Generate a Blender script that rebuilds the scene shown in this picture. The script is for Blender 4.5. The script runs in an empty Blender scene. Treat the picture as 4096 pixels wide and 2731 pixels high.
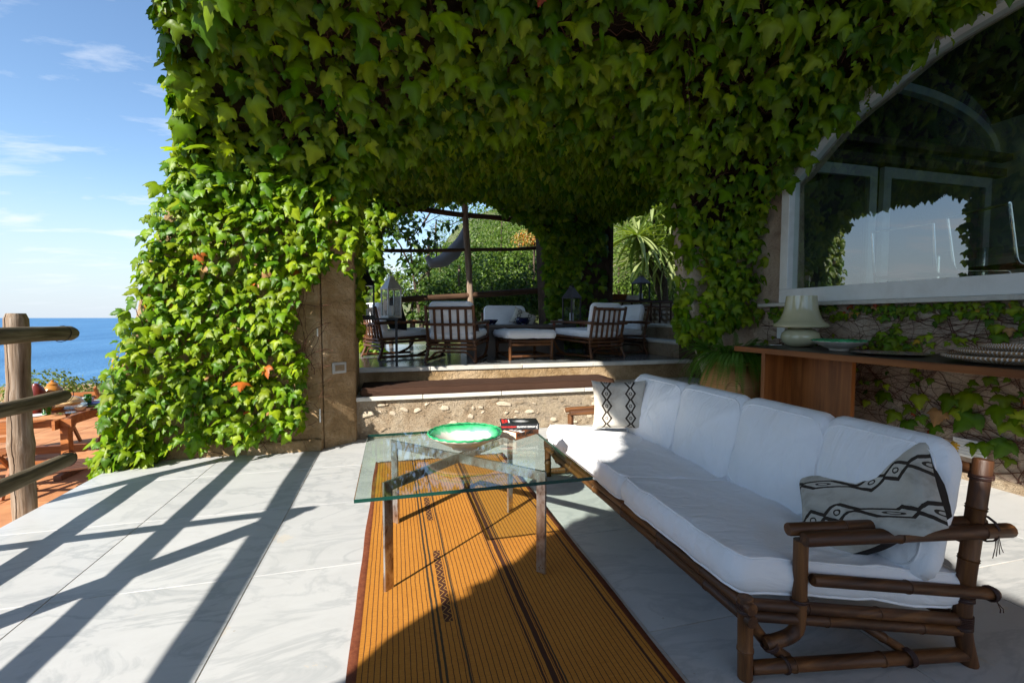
import bpy, bmesh, math, random
import numpy as np
from mathutils import Vector, Matrix, noise as mnoise
from mathutils.geometry import delaunay_2d_cdt, tessellate_polygon
random.seed(7); rng = np.random.default_rng(7)
SC = bpy.context.scene
COL = SC.collection
# ------------------------------------------------------------------ camera, world, sun, exposure
CAM = np.array([0, 0, 1.15]); FPX = 1820.0; YAW = math.radians(14.6); PITCH = math.atan(97 / FPX)
cd = bpy.data.cameras.new('camera'); cam = bpy.data.objects.new('camera', cd); COL.objects.link(cam)
cd.lens = FPX / 4096 * 36; cd.sensor_width = 36; cd.clip_start = 0.05; cd.clip_end = 90000
cam.location = CAM; cam.rotation_euler = (math.pi / 2 - PITCH, 0, -YAW)
SC.camera = cam
SUNV = Vector((1.281, 1.113, -1.0))            # direction the light travels
W = bpy.data.worlds.new("World"); SC.world = W; W.use_nodes = True
wn, wl = W.node_tree.nodes, W.node_tree.links
bg = wn['Background']; bg.inputs[1].default_value = 0.10
sky = wn.new('ShaderNodeTexSky'); sky.sky_type = 'NISHITA'; sky.sun_disc = False
sky.sun_elevation = math.atan2(1.0, math.hypot(1.281, 1.113)); sky.sun_rotation = math.atan2(-1.281, -1.113)
sky.altitude = 100; sky.air_density = 1.0; sky.dust_density = 0.3; sky.ozone_density = 2.0
tc = wn.new('ShaderNodeTexCoord'); sp = wn.new('ShaderNodeSeparateXYZ'); wl.new(tc.outputs['Generated'], sp.inputs[0])
# clouds: direction projected on a flat layer
zz = wn.new('ShaderNodeMath'); zz.operation = 'ADD'; wl.new(sp.outputs['Z'], zz.inputs[0]); zz.inputs[1].default_value = 0.12
dv = wn.new('ShaderNodeVectorMath'); dv.operation = 'DIVIDE'; wl.new(tc.outputs['Generated'], dv.inputs[0])
cb = wn.new('ShaderNodeCombineXYZ')
for i in range(3): wl.new(zz.outputs[0], cb.inputs[i])
wl.new(cb.outputs[0], dv.inputs[1])
mp = wn.new('ShaderNodeMapping'); wl.new(dv.outputs[0], mp.inputs[0]); mp.inputs['Rotation'].default_value = (0, 0, 0.5); mp.inputs['Scale'].default_value = (0.8, 1.7, 0.25)
mp.inputs['Location'].default_value = (0.35, 0.9, 0.0)
nz = wn.new('ShaderNodeTexNoise'); wl.new(mp.outputs[0], nz.inputs['Vector']); nz.inputs['Scale'].default_value = 1.7; nz.inputs['Detail'].default_value = 9; nz.inputs['Roughness'].default_value = 0.6; nz.inputs['Distortion'].default_value = 0.3
rp = wn.new('ShaderNodeMapRange'); wl.new(nz.outputs[0], rp.inputs[0]); rp.inputs[1].default_value = 0.53; rp.inputs[2].default_value = 0.74; rp.inputs[3].default_value = 0; rp.inputs[4].default_value = 0.85
hz = wn.new('ShaderNodeMapRange'); wl.new(sp.outputs['Z'], hz.inputs[0]); hz.inputs[1].default_value = 0.0; hz.inputs[2].default_value = 0.1
fm = wn.new('ShaderNodeMath'); fm.operation = 'MULTIPLY'; wl.new(rp.outputs[0], fm.inputs[0]); wl.new(hz.outputs[0], fm.inputs[1])
mx = wn.new('ShaderNodeMix'); mx.data_type = 'RGBA'; wl.new(fm.outputs[0], mx.inputs[0]); 
pale = wn.new('ShaderNodeMapRange'); wl.new(sp.outputs['Z'], pale.inputs[0]); pale.interpolation_type = 'SMOOTHSTEP'; pale.inputs[1].default_value = -0.02; pale.inputs[2].default_value = 0.27; pale.inputs[3].default_value = 0.92; pale.inputs[4].default_value = 0.0
ph = wn.new('ShaderNodeMix'); ph.data_type = 'RGBA'; wl.new(pale.outputs[0], ph.inputs[0]); hs_ = wn.new('ShaderNodeHueSaturation'); hs_.inputs['Saturation'].default_value = 1.06; hs_.inputs['Value'].default_value = 1.0; wl.new(sky.outputs[0], hs_.inputs['Color']); wl.new(hs_.outputs[0], ph.inputs[6]); ph.inputs[7].default_value = (2.95, 3.4, 3.95, 1); wl.new(ph.outputs[2], mx.inputs[6]); mx.inputs[7].default_value = (4.4, 4.6, 4.9, 1)
wl.new(mx.outputs[2], bg.inputs[0])
sd = bpy.data.lights.new('sun', 'SUN'); sd.energy = 4.3; sd.angle = math.radians(0.53); sd.color = (1.0, 0.945, 0.86)
sun = bpy.data.objects.new('sun', sd); COL.objects.link(sun); sun.rotation_euler = SUNV.to_track_quat('-Z', 'Y').to_euler(); sun.location = (-6, -6, 8)
vs = SC.view_settings; vs.view_transform = 'Standard'; vs.look = 'None'; vs.exposure = 1.28; vs.gamma = 1.0; vs.use_curve_mapping = False
cy = SC.cycles; cy.use_denoising = True; cy.max_bounces = 8; cy.diffuse_bounces = 4; cy.glossy_bounces = 4; cy.transmission_bounces = 6; cy.transparent_max_bounces = 12
cy.caustics_reflective = False; cy.caustics_refractive = False; cy.sample_clamp_indirect = 6

# ------------------------------------------------------------------ helpers
FW = np.array([math.sin(YAW) * math.cos(PITCH), math.cos(YAW) * math.cos(PITCH), -math.sin(PITCH)])
RT = np.array([math.cos(YAW), -math.sin(YAW), 0.]); UP = np.cross(RT, FW)
def ray(px, py): return FW + RT * (px - 2048) / FPX + UP * (1365.5 - py) / FPX     # survey helper: a sight line of the photograph
def onY(px, py, y): q = ray(px, py); return CAM + q * y / q[1]
def onX(px, py, x): q = ray(px, py); return CAM + q * x / q[0]
def onZ(px, py, z): q = ray(px, py); return CAM + q * (z - CAM[2]) / q[2]
def polyY(pts, y): return [(lambda p: (p[0], p[2]))(onY(a, b, y)) for a, b in pts]

def tag(o, label=None, cat=None, group=None, kind=None):
    if label: o['label'] = label
    if cat: o['category'] = cat
    if group: o['group'] = group
    if kind: o['kind'] = kind
    return o
def empty(name, loc=(0, 0, 0), rz=0):
    o = bpy.data.objects.new(name, None); o.empty_display_size = 0.1; COL.objects.link(o); o.location = loc; o.rotation_euler = (0, 0, rz); return o
def link(name, me, parent=None, mat=None):
    o = bpy.data.objects.new(name, me); COL.objects.link(o)
    if mat: 
        if not me.materials: me.materials.append(mat)
    if parent is not None:
        o.parent = parent
        if parent.name in WORLD_BUILT: o.matrix_parent_inverse = Matrix.Translation(-parent.location)
    return o
WORLD_BUILT = set()          # roots whose parts are modelled in world coordinates
def wempty(name, loc): e = empty(name, loc); WORLD_BUILT.add(e.name); return e
class MB:
    def __init__(s): s.v = []; s.f = []; s.mi = []; s.cm = 0
    def add(s, v, f):
        n = len(s.v); s.v += [tuple(p) for p in v]; s.f += [tuple(i + n for i in q) for q in f]; s.mi += [s.cm] * len(f); return s
    def box(s, x0, x1, y0, y1, z0, z1, M=None):
        v = [(x, y, z) for z in (z0, z1) for y in (y0, y1) for x in (x0, x1)]
        if M is not None: v = [tuple(M @ Vector(p)) for p in v]
        return s.add(v, [(0, 2, 3, 1), (4, 5, 7, 6), (0, 1, 5, 4), (2, 6, 7, 3), (0, 4, 6, 2), (1, 3, 7, 5)])
    def bar(s, a, b, w, h, up=(0, 0, 1)):
        a, b = Vector(a), Vector(b); d = (b - a).normalized(); u = Vector(up); sd_ = d.cross(u).normalized(); u2 = sd_.cross(d)
        v = []
        for p in (a, b):
            for i, j in ((-1, -1), (1, -1), (1, 1), (-1, 1)): v.append(p + sd_ * i * w / 2 + u2 * j * h / 2)
        return s.add(v, [(0, 3, 2, 1), (4, 5, 6, 7), (0, 1, 5, 4), (1, 2, 6, 5), (2, 3, 7, 6), (3, 0, 4, 7)])
    def tube(s, pts, r, seg=10, cap=True, closed=False):
        P = [Vector(p) for p in pts]; n = len(P); R = r if hasattr(r, '__len__') else [r] * n
        up = Vector((0, 0, 1)); v = []; prev = None
        for i in range(n):
            if closed: t = P[(i + 1) % n] - P[i - 1]
            else: t = P[min(i + 1, n - 1)] - P[max(i - 1, 0)]
            if t.length < 1e-9: t = Vector((0, 0, 1))
            t.normalize()
            if prev is None:
                a = up if abs(t.z) < 0.9 else Vector((1, 0, 0)); x = t.cross(a).normalized()
            else:
                x = prev - t * prev.dot(t); x = x.normalized() if x.length > 1e-6 else t.orthogonal().normalized()
            prev = x; y = t.cross(x)
            for k in range(seg):
                a = 2 * math.pi * k / seg; v.append(P[i] + (x * math.cos(a) + y * math.sin(a)) * R[i])
        f = []
        for i in range(n if closed else n - 1):
            j = (i + 1) % n
            for k in range(seg):
                k2 = (k + 1) % seg; f.append((i * seg + k, i * seg + k2, j * seg + k2, j * seg + k))
        if cap and not closed: f += [tuple(range(seg - 1, -1, -1)), tuple((n - 1) * seg + k for k in range(seg))]
        return s.add(v, f)
    def lathe(s, prof, c=(0, 0, 0), seg=32, M=None):
        v = []; f = []; n = len(prof)
        for (r, z) in prof:
            for k in range(seg):
                a = 2 * math.pi * k / seg; p = Vector((c[0] + r * math.cos(a), c[1] + r * math.sin(a), c[2] + z)); v.append(M @ p if M else p)
        for i in range(n - 1):
            for k in range(seg):
                k2 = (k + 1) % seg; f.append((i * seg + k, i * seg + k2, (i + 1) * seg + k2, (i + 1) * seg + k))
        return s.add(v, f)
    def prism(s, poly, h, M):      # poly in local xy, extruded local z 0..h
        n = len(poly); v = [M @ Vector((p[0], p[1], 0)) for p in poly] + [M @ Vector((p[0], p[1], h)) for p in poly]
        return s.add(v, [tuple(range(n - 1, -1, -1)), tuple(range(n, 2 * n))] + [(i, (i + 1) % n, n + (i + 1) % n, n + i) for i in range(n)])
    def mesh(s, name, mats, smooth=False, bevel=0, bseg=2, sub=0, fix=False):
        me = bpy.data.meshes.new(name); me.from_pydata(s.v, [], s.f)
        for m in (mats if isinstance(mats, (list, tuple)) else [mats]):
            if m: me.materials.append(m)
        me.polygons.foreach_set('material_index', s.mi)
        if bevel or fix:
            bm = bmesh.new(); bm.from_mesh(me)
            if fix: bmesh.ops.recalc_face_normals(bm, faces=bm.faces)
            if bevel:
                ed = [e for e in bm.edges if len(e.link_faces) == 2 and e.calc_face_angle(0) > 0.5]
                bmesh.ops.bevel(bm, geom=ed, offset=bevel, segments=bseg, affect='EDGES', profile=0.5, clamp_overlap=True)
            bm.to_mesh(me); bm.free()
        if smooth: smooth_by_angle(me, 0.7)
        me.update(); return me
    def obj(s, name, mats, parent=None, **k): return link(name, s.mesh(name, mats, **k), parent)
def smooth_by_angle(me, ang):
    me.polygons.foreach_set('use_smooth', [True] * len(me.polygons))
    bm = bmesh.new(); bm.from_mesh(me)
    for e in bm.edges:
        e.smooth = not (len(e.link_faces) == 2 and e.calc_face_angle(0) > ang)
    bm.to_mesh(me); bm.free()
def children_of(o): return [c for c in bpy.data.objects if c.parent == o]
def copy_tree(o, parent=None, kids=None):
    if kids is None:
        kids = {}
        for c in bpy.data.objects:
            if c.parent: kids.setdefault(c.parent.name, []).append(c)
    c = o.copy(); COL.objects.link(c); c.parent = parent
    for ch in kids.get(o.name, []): copy_tree(ch, c, kids)
    return c

# ------------------------------------------------------------------ materials
def newmat(name):
    m = bpy.data.materials.new(name); m.use_nodes = True; nt = m.node_tree
    return m, nt, nt.nodes, nt.links, nt.nodes['Principled BSDF']
def N(nt, t, **k):
    n = nt.nodes.new(t)
    for a, b in k.items(): setattr(n, a, b)
    return n
def ramp(nt, fac, stops):
    r = N(nt, 'ShaderNodeValToRGB'); e = r.color_ramp.elements
    f4 = lambda c: (*c, 1) if len(c) == 3 else c
    e[0].position = stops[0][0]; e[0].color = f4(stops[0][1]); e[1].position = stops[-1][0]; e[1].color = f4(stops[-1][1])
    for p, c in stops[1:-1]: q_ = e.new(p); q_.color = f4(c)
    nt.links.new(fac, r.inputs[0]); return r.outputs[0]
def math_(nt, op, a, b=None, c=None):
    n = N(nt, 'ShaderNodeMath', operation=op)
    for i, x in enumerate((a, b, c)):
        if x is None: continue
        if isinstance(x, (int, float)): n.inputs[i].default_value = x
        else: nt.links.new(x, n.inputs[i])
    return n.outputs[0]
def coords(nt, kind='Object', scale=(1, 1, 1), rnd=False):
    t = N(nt, 'ShaderNodeTexCoord'); o = t.outputs[kind]
    if rnd:
        oi = N(nt, 'ShaderNodeObjectInfo'); ml = N(nt, 'ShaderNodeVectorMath', operation='SCALE'); cx = N(nt, 'ShaderNodeCombineXYZ')
        for i in range(3): nt.links.new(oi.outputs['Random'], cx.inputs[i])
        nt.links.new(cx.outputs[0], ml.inputs[0]); ml.inputs['Scale'].default_value = 37.0
        ad = N(nt, 'ShaderNodeVectorMath', operation='ADD'); nt.links.new(o, ad.inputs[0]); nt.links.new(ml.outputs[0], ad.inputs[1]); o = ad.outputs[0]
    m = N(nt, 'ShaderNodeMapping'); nt.links.new(o, m.inputs[0]); m.inputs['Scale'].default_value = scale
    return m.outputs[0]
def noise(nt, vec, scale, detail=6, rough=0.6, dist=0):
    n = N(nt, 'ShaderNodeTexNoise'); nt.links.new(vec, n.inputs['Vector']); n.inputs['Scale'].default_value = scale; n.inputs['Detail'].default_value = detail
    n.inputs['Roughness'].default_value = rough; n.inputs['Distortion'].default_value = dist; return n.outputs[0]
def bump(nt, h, strength, dist, bsdf, prev=None):
    b = N(nt, 'ShaderNodeBump'); b.inputs['Strength'].default_value = strength; b.inputs['Distance'].default_value = dist; nt.links.new(h, b.inputs['Height'])
    if prev is not None: nt.links.new(prev, b.inputs['Normal'])
    nt.links.new(b.outputs[0], bsdf.inputs['Normal']); return b.outputs[0]
def mixc(nt, fac, a, b, mode='MIX'):
    m = N(nt, 'ShaderNodeMix', data_type='RGBA', blend_type=mode)
    if isinstance(fac, (int, float)): m.inputs[0].default_value = fac
    else: nt.links.new(fac, m.inputs[0])
    for i, x in ((6, a), (7, b)):
        if isinstance(x, tuple): m.inputs[i].default_value = (*x, 1) if len(x) == 3 else x
        else: nt.links.new(x, m.inputs[i])
    return m.outputs[2]
def pm(name, stops, scale=8, rough=0.6, bumpd=0.0, bscale=None, stretch=(1, 1, 1), metal=0, rnd=False, detail=6, dist=0.3, bstr=0.6, spec=0.5, kind='Object', rr=0.0):
    m, nt, n, l, b = newmat(name)
    v = coords(nt, kind, stretch, rnd); f = noise(nt, v, scale, detail, 0.6, dist)
    if isinstance(stops[0], (int, float)): stops = [(0.3, tuple(c * 0.8 for c in stops)), (0.7, tuple(min(1, c * 1.15) for c in stops))]
    l.new(ramp(nt, f, stops), b.inputs['Base Color']); b.inputs['Roughness'].default_value = rough; b.inputs['Metallic'].default_value = metal
    b.inputs['Specular IOR Level'].default_value = spec
    if rr:
        l.new(math_(nt, 'MULTIPLY_ADD', f, rr, rough - rr * 0.5), b.inputs['Roughness'])
    if bumpd: bump(nt, noise(nt, v, bscale or scale * 4, 8, 0.65), bstr, bumpd, b)
    return m
MAT = {}
# marble: every slab draws its own piece of stone
def marble(name, base, vein, rough, vs_=1.0, refl=0.5, rnd=True, stain=(0.62, 0.5, 0.33)):
    m, nt, n, l, b = newmat(name)
    v = coords(nt, 'Object', (1, 1, 1), rnd)
    st = N(nt, 'ShaderNodeMapping'); l.new(v, st.inputs[0]); st.inputs['Rotation'].default_value = (0, 0, 0.5); st.inputs['Scale'].default_value = (1.0, 2.2, 1)
    f1 = noise(nt, st.outputs[0], 1.7 * vs_, 10, 0.62, 0.8)
    f2 = noise(nt, st.outputs[0], 5 * vs_, 10, 0.72, 0.9)
    f3 = noise(nt, v, 0.9, 3, 0.5)
    w1 = math_(nt, 'ABSOLUTE', math_(nt, 'SUBTRACT', f1, 0.5)); w1 = math_(nt, 'SUBTRACT', 1.0, math_(nt, 'MULTIPLY', w1, 22)); w1 = math_(nt, 'MAXIMUM', w1, 0.0)
    w1 = math_(nt, 'MULTIPLY', w1, math_(nt, 'MULTIPLY', f3, 0.75))
    c = ramp(nt, f2, [(0.25, tuple(x * 0.92 for x in base)), (0.50, base), (0.8, tuple(min(1, x * 1.06) for x in base))])
    c = mixc(nt, w1, c, vein)
    oi = N(nt, 'ShaderNodeObjectInfo'); k = math_(nt, 'MULTIPLY_ADD', oi.outputs['Random'], 0.10, 0.93)
    kk = N(nt, 'ShaderNodeVectorMath', operation='SCALE'); l.new(c, kk.inputs[0]); l.new(k, kk.inputs['Scale'])
    sm = math_(nt, 'MULTIPLY', math_(nt, 'GREATER_THAN', noise(nt, v, 3.3, 5, 0.7, 0.5), 0.66), 0.25)
    c2 = mixc(nt, sm, kk.outputs[0], stain)
    sp2 = math_(nt, 'MULTIPLY', math_(nt, 'GREATER_THAN', noise(nt, v, 34, 3, 0.6), 0.74), 0.55); c2 = mixc(nt, sp2, c2, (0.30, 0.24, 0.17))
    l.new(c2, b.inputs['Base Color'])
    l.new(math_(nt, 'MULTIPLY_ADD', f2, 0.25, rough - 0.1), b.inputs['Roughness']); b.inputs['Specular IOR Level'].default_value = refl
    bump(nt, f2, 0.15, 0.002, b)
    return m
MAT['marble'] = marble('white_marble', (0.505, 0.51, 0.502), (0.28, 0.30, 0.31), 0.42, refl=0.35)
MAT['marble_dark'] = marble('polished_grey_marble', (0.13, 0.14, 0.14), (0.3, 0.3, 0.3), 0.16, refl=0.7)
MAT['marble_edge'] = marble('marble_edge', (0.58, 0.56, 0.50), (0.4, 0.38, 0.33), 0.5)
MAT['terracotta'] = pm('terracotta_floor', [(0.25, (0.34, 0.13, 0.05)), (0.55, (0.52, 0.23, 0.09)), (0.8, (0.62, 0.32, 0.15))], 3, 0.8, 0.004, 20, rnd=True)
def plaster(name, cols, scale=6, bd=0.012, crack=True):
    m, nt, n, l, b = newmat(name); v = coords(nt, 'Object')
    f = noise(nt, v, scale * 0.35, 9, 0.7, 0.6); g = noise(nt, v, scale * 9, 6, 0.7); h = noise(nt, v, scale * 2.2, 9, 0.65, 0.8)
    c = ramp(nt, f, cols); c = mixc(nt, math_(nt, 'MULTIPLY', g, 0.5), c, (0.62, 0.5, 0.36), 'OVERLAY')
    l.new(c, b.inputs['Base Color']); b.inputs['Roughness'].default_value = 0.92; b.inputs['Specular IOR Level'].default_value = 0.2
    p = bump(nt, h, 1.0, bd * 3.2, b); bump(nt, g, 1.0, bd * 1.0, b, p)
    return m
MAT['plaster'] = plaster('tan_plaster', [(0.3, (0.17, 0.11, 0.055)), (0.47, (0.31, 0.22, 0.12)), (0.62, (0.45, 0.35, 0.23))])
MAT['rubble'] = plaster('rubble_mortar', [(0.30, (0.22, 0.16, 0.11)), (0.42, (0.42, 0.33, 0.23)), (0.55, (0.58, 0.49, 0.37)), (0.68, (0.38, 0.33, 0.27))], 10, 0.03)
MAT['stone'] = pm('cream_stone', [(0.3, (0.33, 0.26, 0.18)), (0.5, (0.54, 0.45, 0.33)), (0.7, (0.62, 0.54, 0.43))], 4, 0.9, 0.01, 18, rnd=True)
MAT['greywall'] = plaster('pinkish_wall', [(0.28, (0.24, 0.18, 0.14)), (0.45, (0.50, 0.40, 0.33)), (0.6, (0.60, 0.51, 0.42)), (0.75, (0.40, 0.38, 0.37))], 8, 0.012)
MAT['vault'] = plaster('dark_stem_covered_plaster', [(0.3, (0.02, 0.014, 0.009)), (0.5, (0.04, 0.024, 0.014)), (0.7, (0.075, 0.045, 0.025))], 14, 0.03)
MAT['roof'] = pm('roof_plaster', (0.45, 0.40, 0.34), 3, 0.9)
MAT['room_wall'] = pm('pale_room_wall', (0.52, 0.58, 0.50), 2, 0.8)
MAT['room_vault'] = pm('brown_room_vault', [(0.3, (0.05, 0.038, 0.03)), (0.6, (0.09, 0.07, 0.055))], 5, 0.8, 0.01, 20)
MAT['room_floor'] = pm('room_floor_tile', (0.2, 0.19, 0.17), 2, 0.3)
MAT['white_paint'] = pm('white_frame_paint', [(0.2, (0.62, 0.61, 0.57)), (0.5, (0.74, 0.74, 0.71)), (0.8, (0.8, 0.8, 0.78))], 6, 0.45, 0.0015, 40)
MAT['grey_frame'] = pm('greyish_frame_paint', (0.60, 0.62, 0.57), 4, 0.5)
MAT['beam'] = pm('dark_beam', (0.085, 0.065, 0.05), 5, 0.5)
def wood(name, c0, c1, c2, axis=2, scale=7, rough=0.6, bd=0.004, spec=0.4, wet=0.0):
    st = [22, 22, 22]; st[axis] = 1.4
    m, nt, n, l, b = newmat(name); v = coords(nt, 'Object', tuple(x / 10 for x in st), True)
    f = noise(nt, v, scale * 1.6, 8, 0.65, 0.6); g = noise(nt, v, scale * 6, 5, 0.6); h = noise(nt, coords(nt, 'Object', (1, 1, 1), True), 2.5, 4)
    c = ramp(nt, f, [(0.28, c0), (0.5, c1), (0.72, c2)]); c = mixc(nt, math_(nt, 'MULTIPLY', h, 0.6), c, c0, 'MULTIPLY')
    l.new(c, b.inputs['Base Color']); l.new(math_(nt, 'MULTIPLY_ADD', g, 0.3, rough - 0.15), b.inputs['Roughness']); b.inputs['Specular IOR Level'].default_value = spec
    bump(nt, math_(nt, 'ADD', f, math_(nt, 'MULTIPLY', g, 0.4)), 0.7, bd, b); return m
MAT['bamboo'] = wood('dark_stained_bamboo', (0.030, 0.011, 0.004), (0.12, 0.045, 0.014), (0.32, 0.13, 0.034), 1, 6, 0.50, 0.004)
MAT['bamboo_z'] = wood('dark_stained_bamboo_upright', (0.030, 0.011, 0.004), (0.12, 0.045, 0.014), (0.33, 0.135, 0.036), 2, 6, 0.50, 0.004)
MAT['bamboo_x'] = wood('dark_stained_bamboo_cross', (0.030, 0.011, 0.004), (0.12, 0.045, 0.014), (0.32, 0.13, 0.034), 0, 6, 0.50, 0.004)
MAT['bamboo_end'] = pm('bamboo_cut_end', (0.22, 0.11, 0.06), 60, 0.7)
MAT['binding'] = pm('dark_leather_binding', (0.05, 0.02, 0.014), 20, 0.5)
MAT['oldwood'] = wood('weathered_post_wood', (0.12, 0.075, 0.045), (0.30, 0.22, 0.155), (0.50, 0.43, 0.35), 2, 8, 0.9, 0.010, 0.1)
MAT['oldwood_y'] = wood('mossy_rail_wood', (0.06, 0.048, 0.028), (0.20, 0.165, 0.11), (0.38, 0.32, 0.23), 1, 8, 0.95, 0.010, 0.08)
MAT['oldwood_x'] = wood('brown_pole_wood', (0.03, 0.017, 0.01), (0.09, 0.048, 0.026), (0.17, 0.10, 0.06), 0, 8, 0.8, 0.006, 0.2)
MAT['cutwood'] = pm('cut_wood_top', (0.55, 0.36, 0.16), 30, 0.8)
MAT['teak'] = wood('orange_teak', (0.22, 0.07, 0.02), (0.42, 0.15, 0.04), (0.55, 0.24, 0.08), 0, 5, 0.45, 0.001)
MAT['teak_dark'] = wood('dark_teak_top', (0.10, 0.045, 0.03), (0.17, 0.08, 0.05), (0.24, 0.13, 0.085), 0, 5, 0.4, 0.001)
MAT['console'] = wood('reddish_hardwood', (0.15, 0.045, 0.010), (0.32, 0.11, 0.025), (0.46, 0.18, 0.045), 1, 4, 0.4, 0.001)
MAT['console_z'] = wood('reddish_hardwood_upright', (0.15, 0.045, 0.010), (0.32, 0.11, 0.026), (0.46, 0.18, 0.05), 2, 4, 0.4, 0.001)
MAT['console_top'] = pm('dark_console_surface', (0.035, 0.027, 0.022), 10, 0.4)
MAT['darkwood'] = pm('near_black_table_wood', (0.03, 0.02, 0.015), 6, 0.35)
MAT['iron'] = pm('black_iron', (0.012, 0.012, 0.013), 30, 0.4, metal=0.6)
MAT['zinc'] = pm('pale_zinc', (0.42, 0.41, 0.37), 20, 0.5, metal=0.4)
MAT['bronze'] = pm('dark_bronze', (0.05, 0.04, 0.035), 20, 0.5, metal=0.6)
MAT['chrome'] = pm('bright_chrome', (0.75, 0.75, 0.75), 8, 0.12, metal=1.0)
MAT['steel'] = pm('rust_flecked_chrome', [(0.30, (0.10, 0.045, 0.025)), (0.43, (0.42, 0.33, 0.27)), (0.60, (0.60, 0.58, 0.55))], 26, 0.30, metal=0.9, detail=10, rr=-0.25, stretch=(1, 1, 0.55))
def fabric(name, col, var=0.06, sheen=0.1, weave=900, bd=0.0006, wr=0.010, rough=0.9):
    m, nt, n, l, b = newmat(name); v = coords(nt, 'Object', (1, 1, 1), True)
    f = noise(nt, v, 3.0, 5, 0.6, 0.3); c = ramp(nt, f, [(0.25, tuple(x * (1 - var) for x in col)), (0.7, col)]); l.new(c, b.inputs['Base Color'])
    b.inputs['Roughness'].default_value = rough; b.inputs['Specular IOR Level'].default_value = 0.15; b.inputs['Sheen Weight'].default_value = sheen if max(col) > .2 else 0
    st = N(nt, 'ShaderNodeMapping'); l.new(v, st.inputs[0]); st.inputs['Scale'].default_value = (1, 2.4, 1.4)
    p = bump(nt, noise(nt, st.outputs[0], 7, 3, 0.5, 1.2), 0.55, wr, b); bump(nt, noise(nt, v, weave * 0.3, 2, 0.5), 0.4, bd, b, p); return m
MAT['white_cloth'] = fabric('white_cotton', (0.86, 0.865, 0.875), wr=0.018)
MAT['brown_cloth'] = fabric('chocolate_cotton', (0.060, 0.031, 0.020), 0.2)
MAT['black_cloth'] = fabric('charcoal_weave', (0.022, 0.018, 0.017), 0.2)
MAT['grey_cloth'] = fabric('grey_canvas', (0.24, 0.24, 0.25), 0.2)
MAT['yellow_cloth'] = fabric('mustard_cotton', (0.60, 0.36, 0.06), 0.3)
MAT['denim'] = fabric('blue_denim', (0.03, 0.05, 0.12), 0.3)
MAT['ceramic'] = pm('cream_ceramic', (0.72, 0.66, 0.56), 6, 0.25, spec=0.6)
MAT['lampglass'] = pm('cream_opal_glass', (0.52, 0.49, 0.31), 2, 0.08, spec=0.7)
MAT['terra_pot'] = pm('terracotta_jar', [(0.25, (0.30, 0.14, 0.045)), (0.5, (0.52, 0.27, 0.09)), (0.75, (0.60, 0.36, 0.16))], 4, 0.8, 0.004, 22)
MAT['blue_glaze'] = pm('cobalt_glaze', (0.012, 0.014, 0.05), 6, 0.15, spec=0.6)
MAT['white_glaze'] = pm('white_glaze', (0.7, 0.7, 0.68), 6, 0.25)
MAT['skin'] = pm('skin', (0.55, 0.30, 0.20), 10, 0.6)
MAT['hair'] = pm('auburn_hair', (0.22, 0.07, 0.025), 30, 0.6)
MAT['paper'] = pm('book_pages', (0.72, 0.60, 0.44), 40, 0.9, stretch=(1, 1, 30))
def plain(name, col, rough=0.5, metal=0, spec=0.5):
    m, nt, n, l, b = newmat(name); b.inputs['Base Color'].default_value = (*col, 1); b.inputs['Roughness'].default_value = rough; b.inputs['Metallic'].default_value = metal; b.inputs['Specular IOR Level'].default_value = spec; return m
MAT['ink'] = plain('black_ink', (0.015, 0.013, 0.013), 0.4); MAT['red_ink'] = plain('red_ink', (0.75, 0.03, 0.02)); MAT['white_ink'] = plain('white_ink', (0.8, 0.8, 0.78))
MAT['orange_cover'] = plain('orange_cover', (0.50, 0.14, 0.03)); MAT['black_cover'] = plain('black_cover', (0.02, 0.02, 0.022), 0.3)
MAT['green_plastic'] = plain('green', (0.02, 0.25, 0.12), 0.3)
def glass(name, tint, refl=0.0, rough=0.0, ior=1.5):
    m = bpy.data.materials.new(name); m.use_nodes = True; nt = m.node_tree; nt.nodes.clear()
    o = N(nt, 'ShaderNodeOutputMaterial'); t = N(nt, 'ShaderNodeBsdfTransparent'); t.inputs[0].default_value = (*tint, 1)
    g = N(nt, 'ShaderNodeBsdfGlossy'); g.inputs['Roughness'].default_value = rough; ge = N(nt, 'ShaderNodeNewGeometry'); dt_ = N(nt, 'ShaderNodeVectorMath', operation='DOT_PRODUCT'); nt.links.new(ge.outputs['Incoming'], dt_.inputs[0]); nt.links.new(ge.outputs['Normal'], dt_.inputs[1])
    k5 = math_(nt, 'POWER', math_(nt, 'SUBTRACT', 1.0, math_(nt, 'ABSOLUTE', dt_.outputs['Value'])), 5.0); f = math_(nt, 'MINIMUM', math_(nt, 'MULTIPLY_ADD', k5, 0.9 - refl, 0.04 + refl), 1.0); ms = N(nt, 'ShaderNodeMixShader'); nt.links.new(f, ms.inputs[0]); nt.links.new(t.outputs[0], ms.inputs[1]); nt.links.new(g.outputs[0], ms.inputs[2]); nt.links.new(ms.outputs[0], o.inputs[0]); return m
MAT['table_glass'] = glass('green_tinted_plate_glass', (0.90, 0.965, 0.93))
MAT['pane'] = glass('reflective_window_glass', (0.74, 0.83, 0.78), 0.25)
MAT['clear_glass'] = glass('clear_glass', (0.93, 0.95, 0.95))
MAT['green_glass'] = glass('green_tumbler_glass', (0.30, 0.75, 0.10), 0.03)
MAT['glass_edge'] = plain('dark_green_glass_edge', (0.008, 0.05, 0.035), 0.1, spec=0.8)
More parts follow.
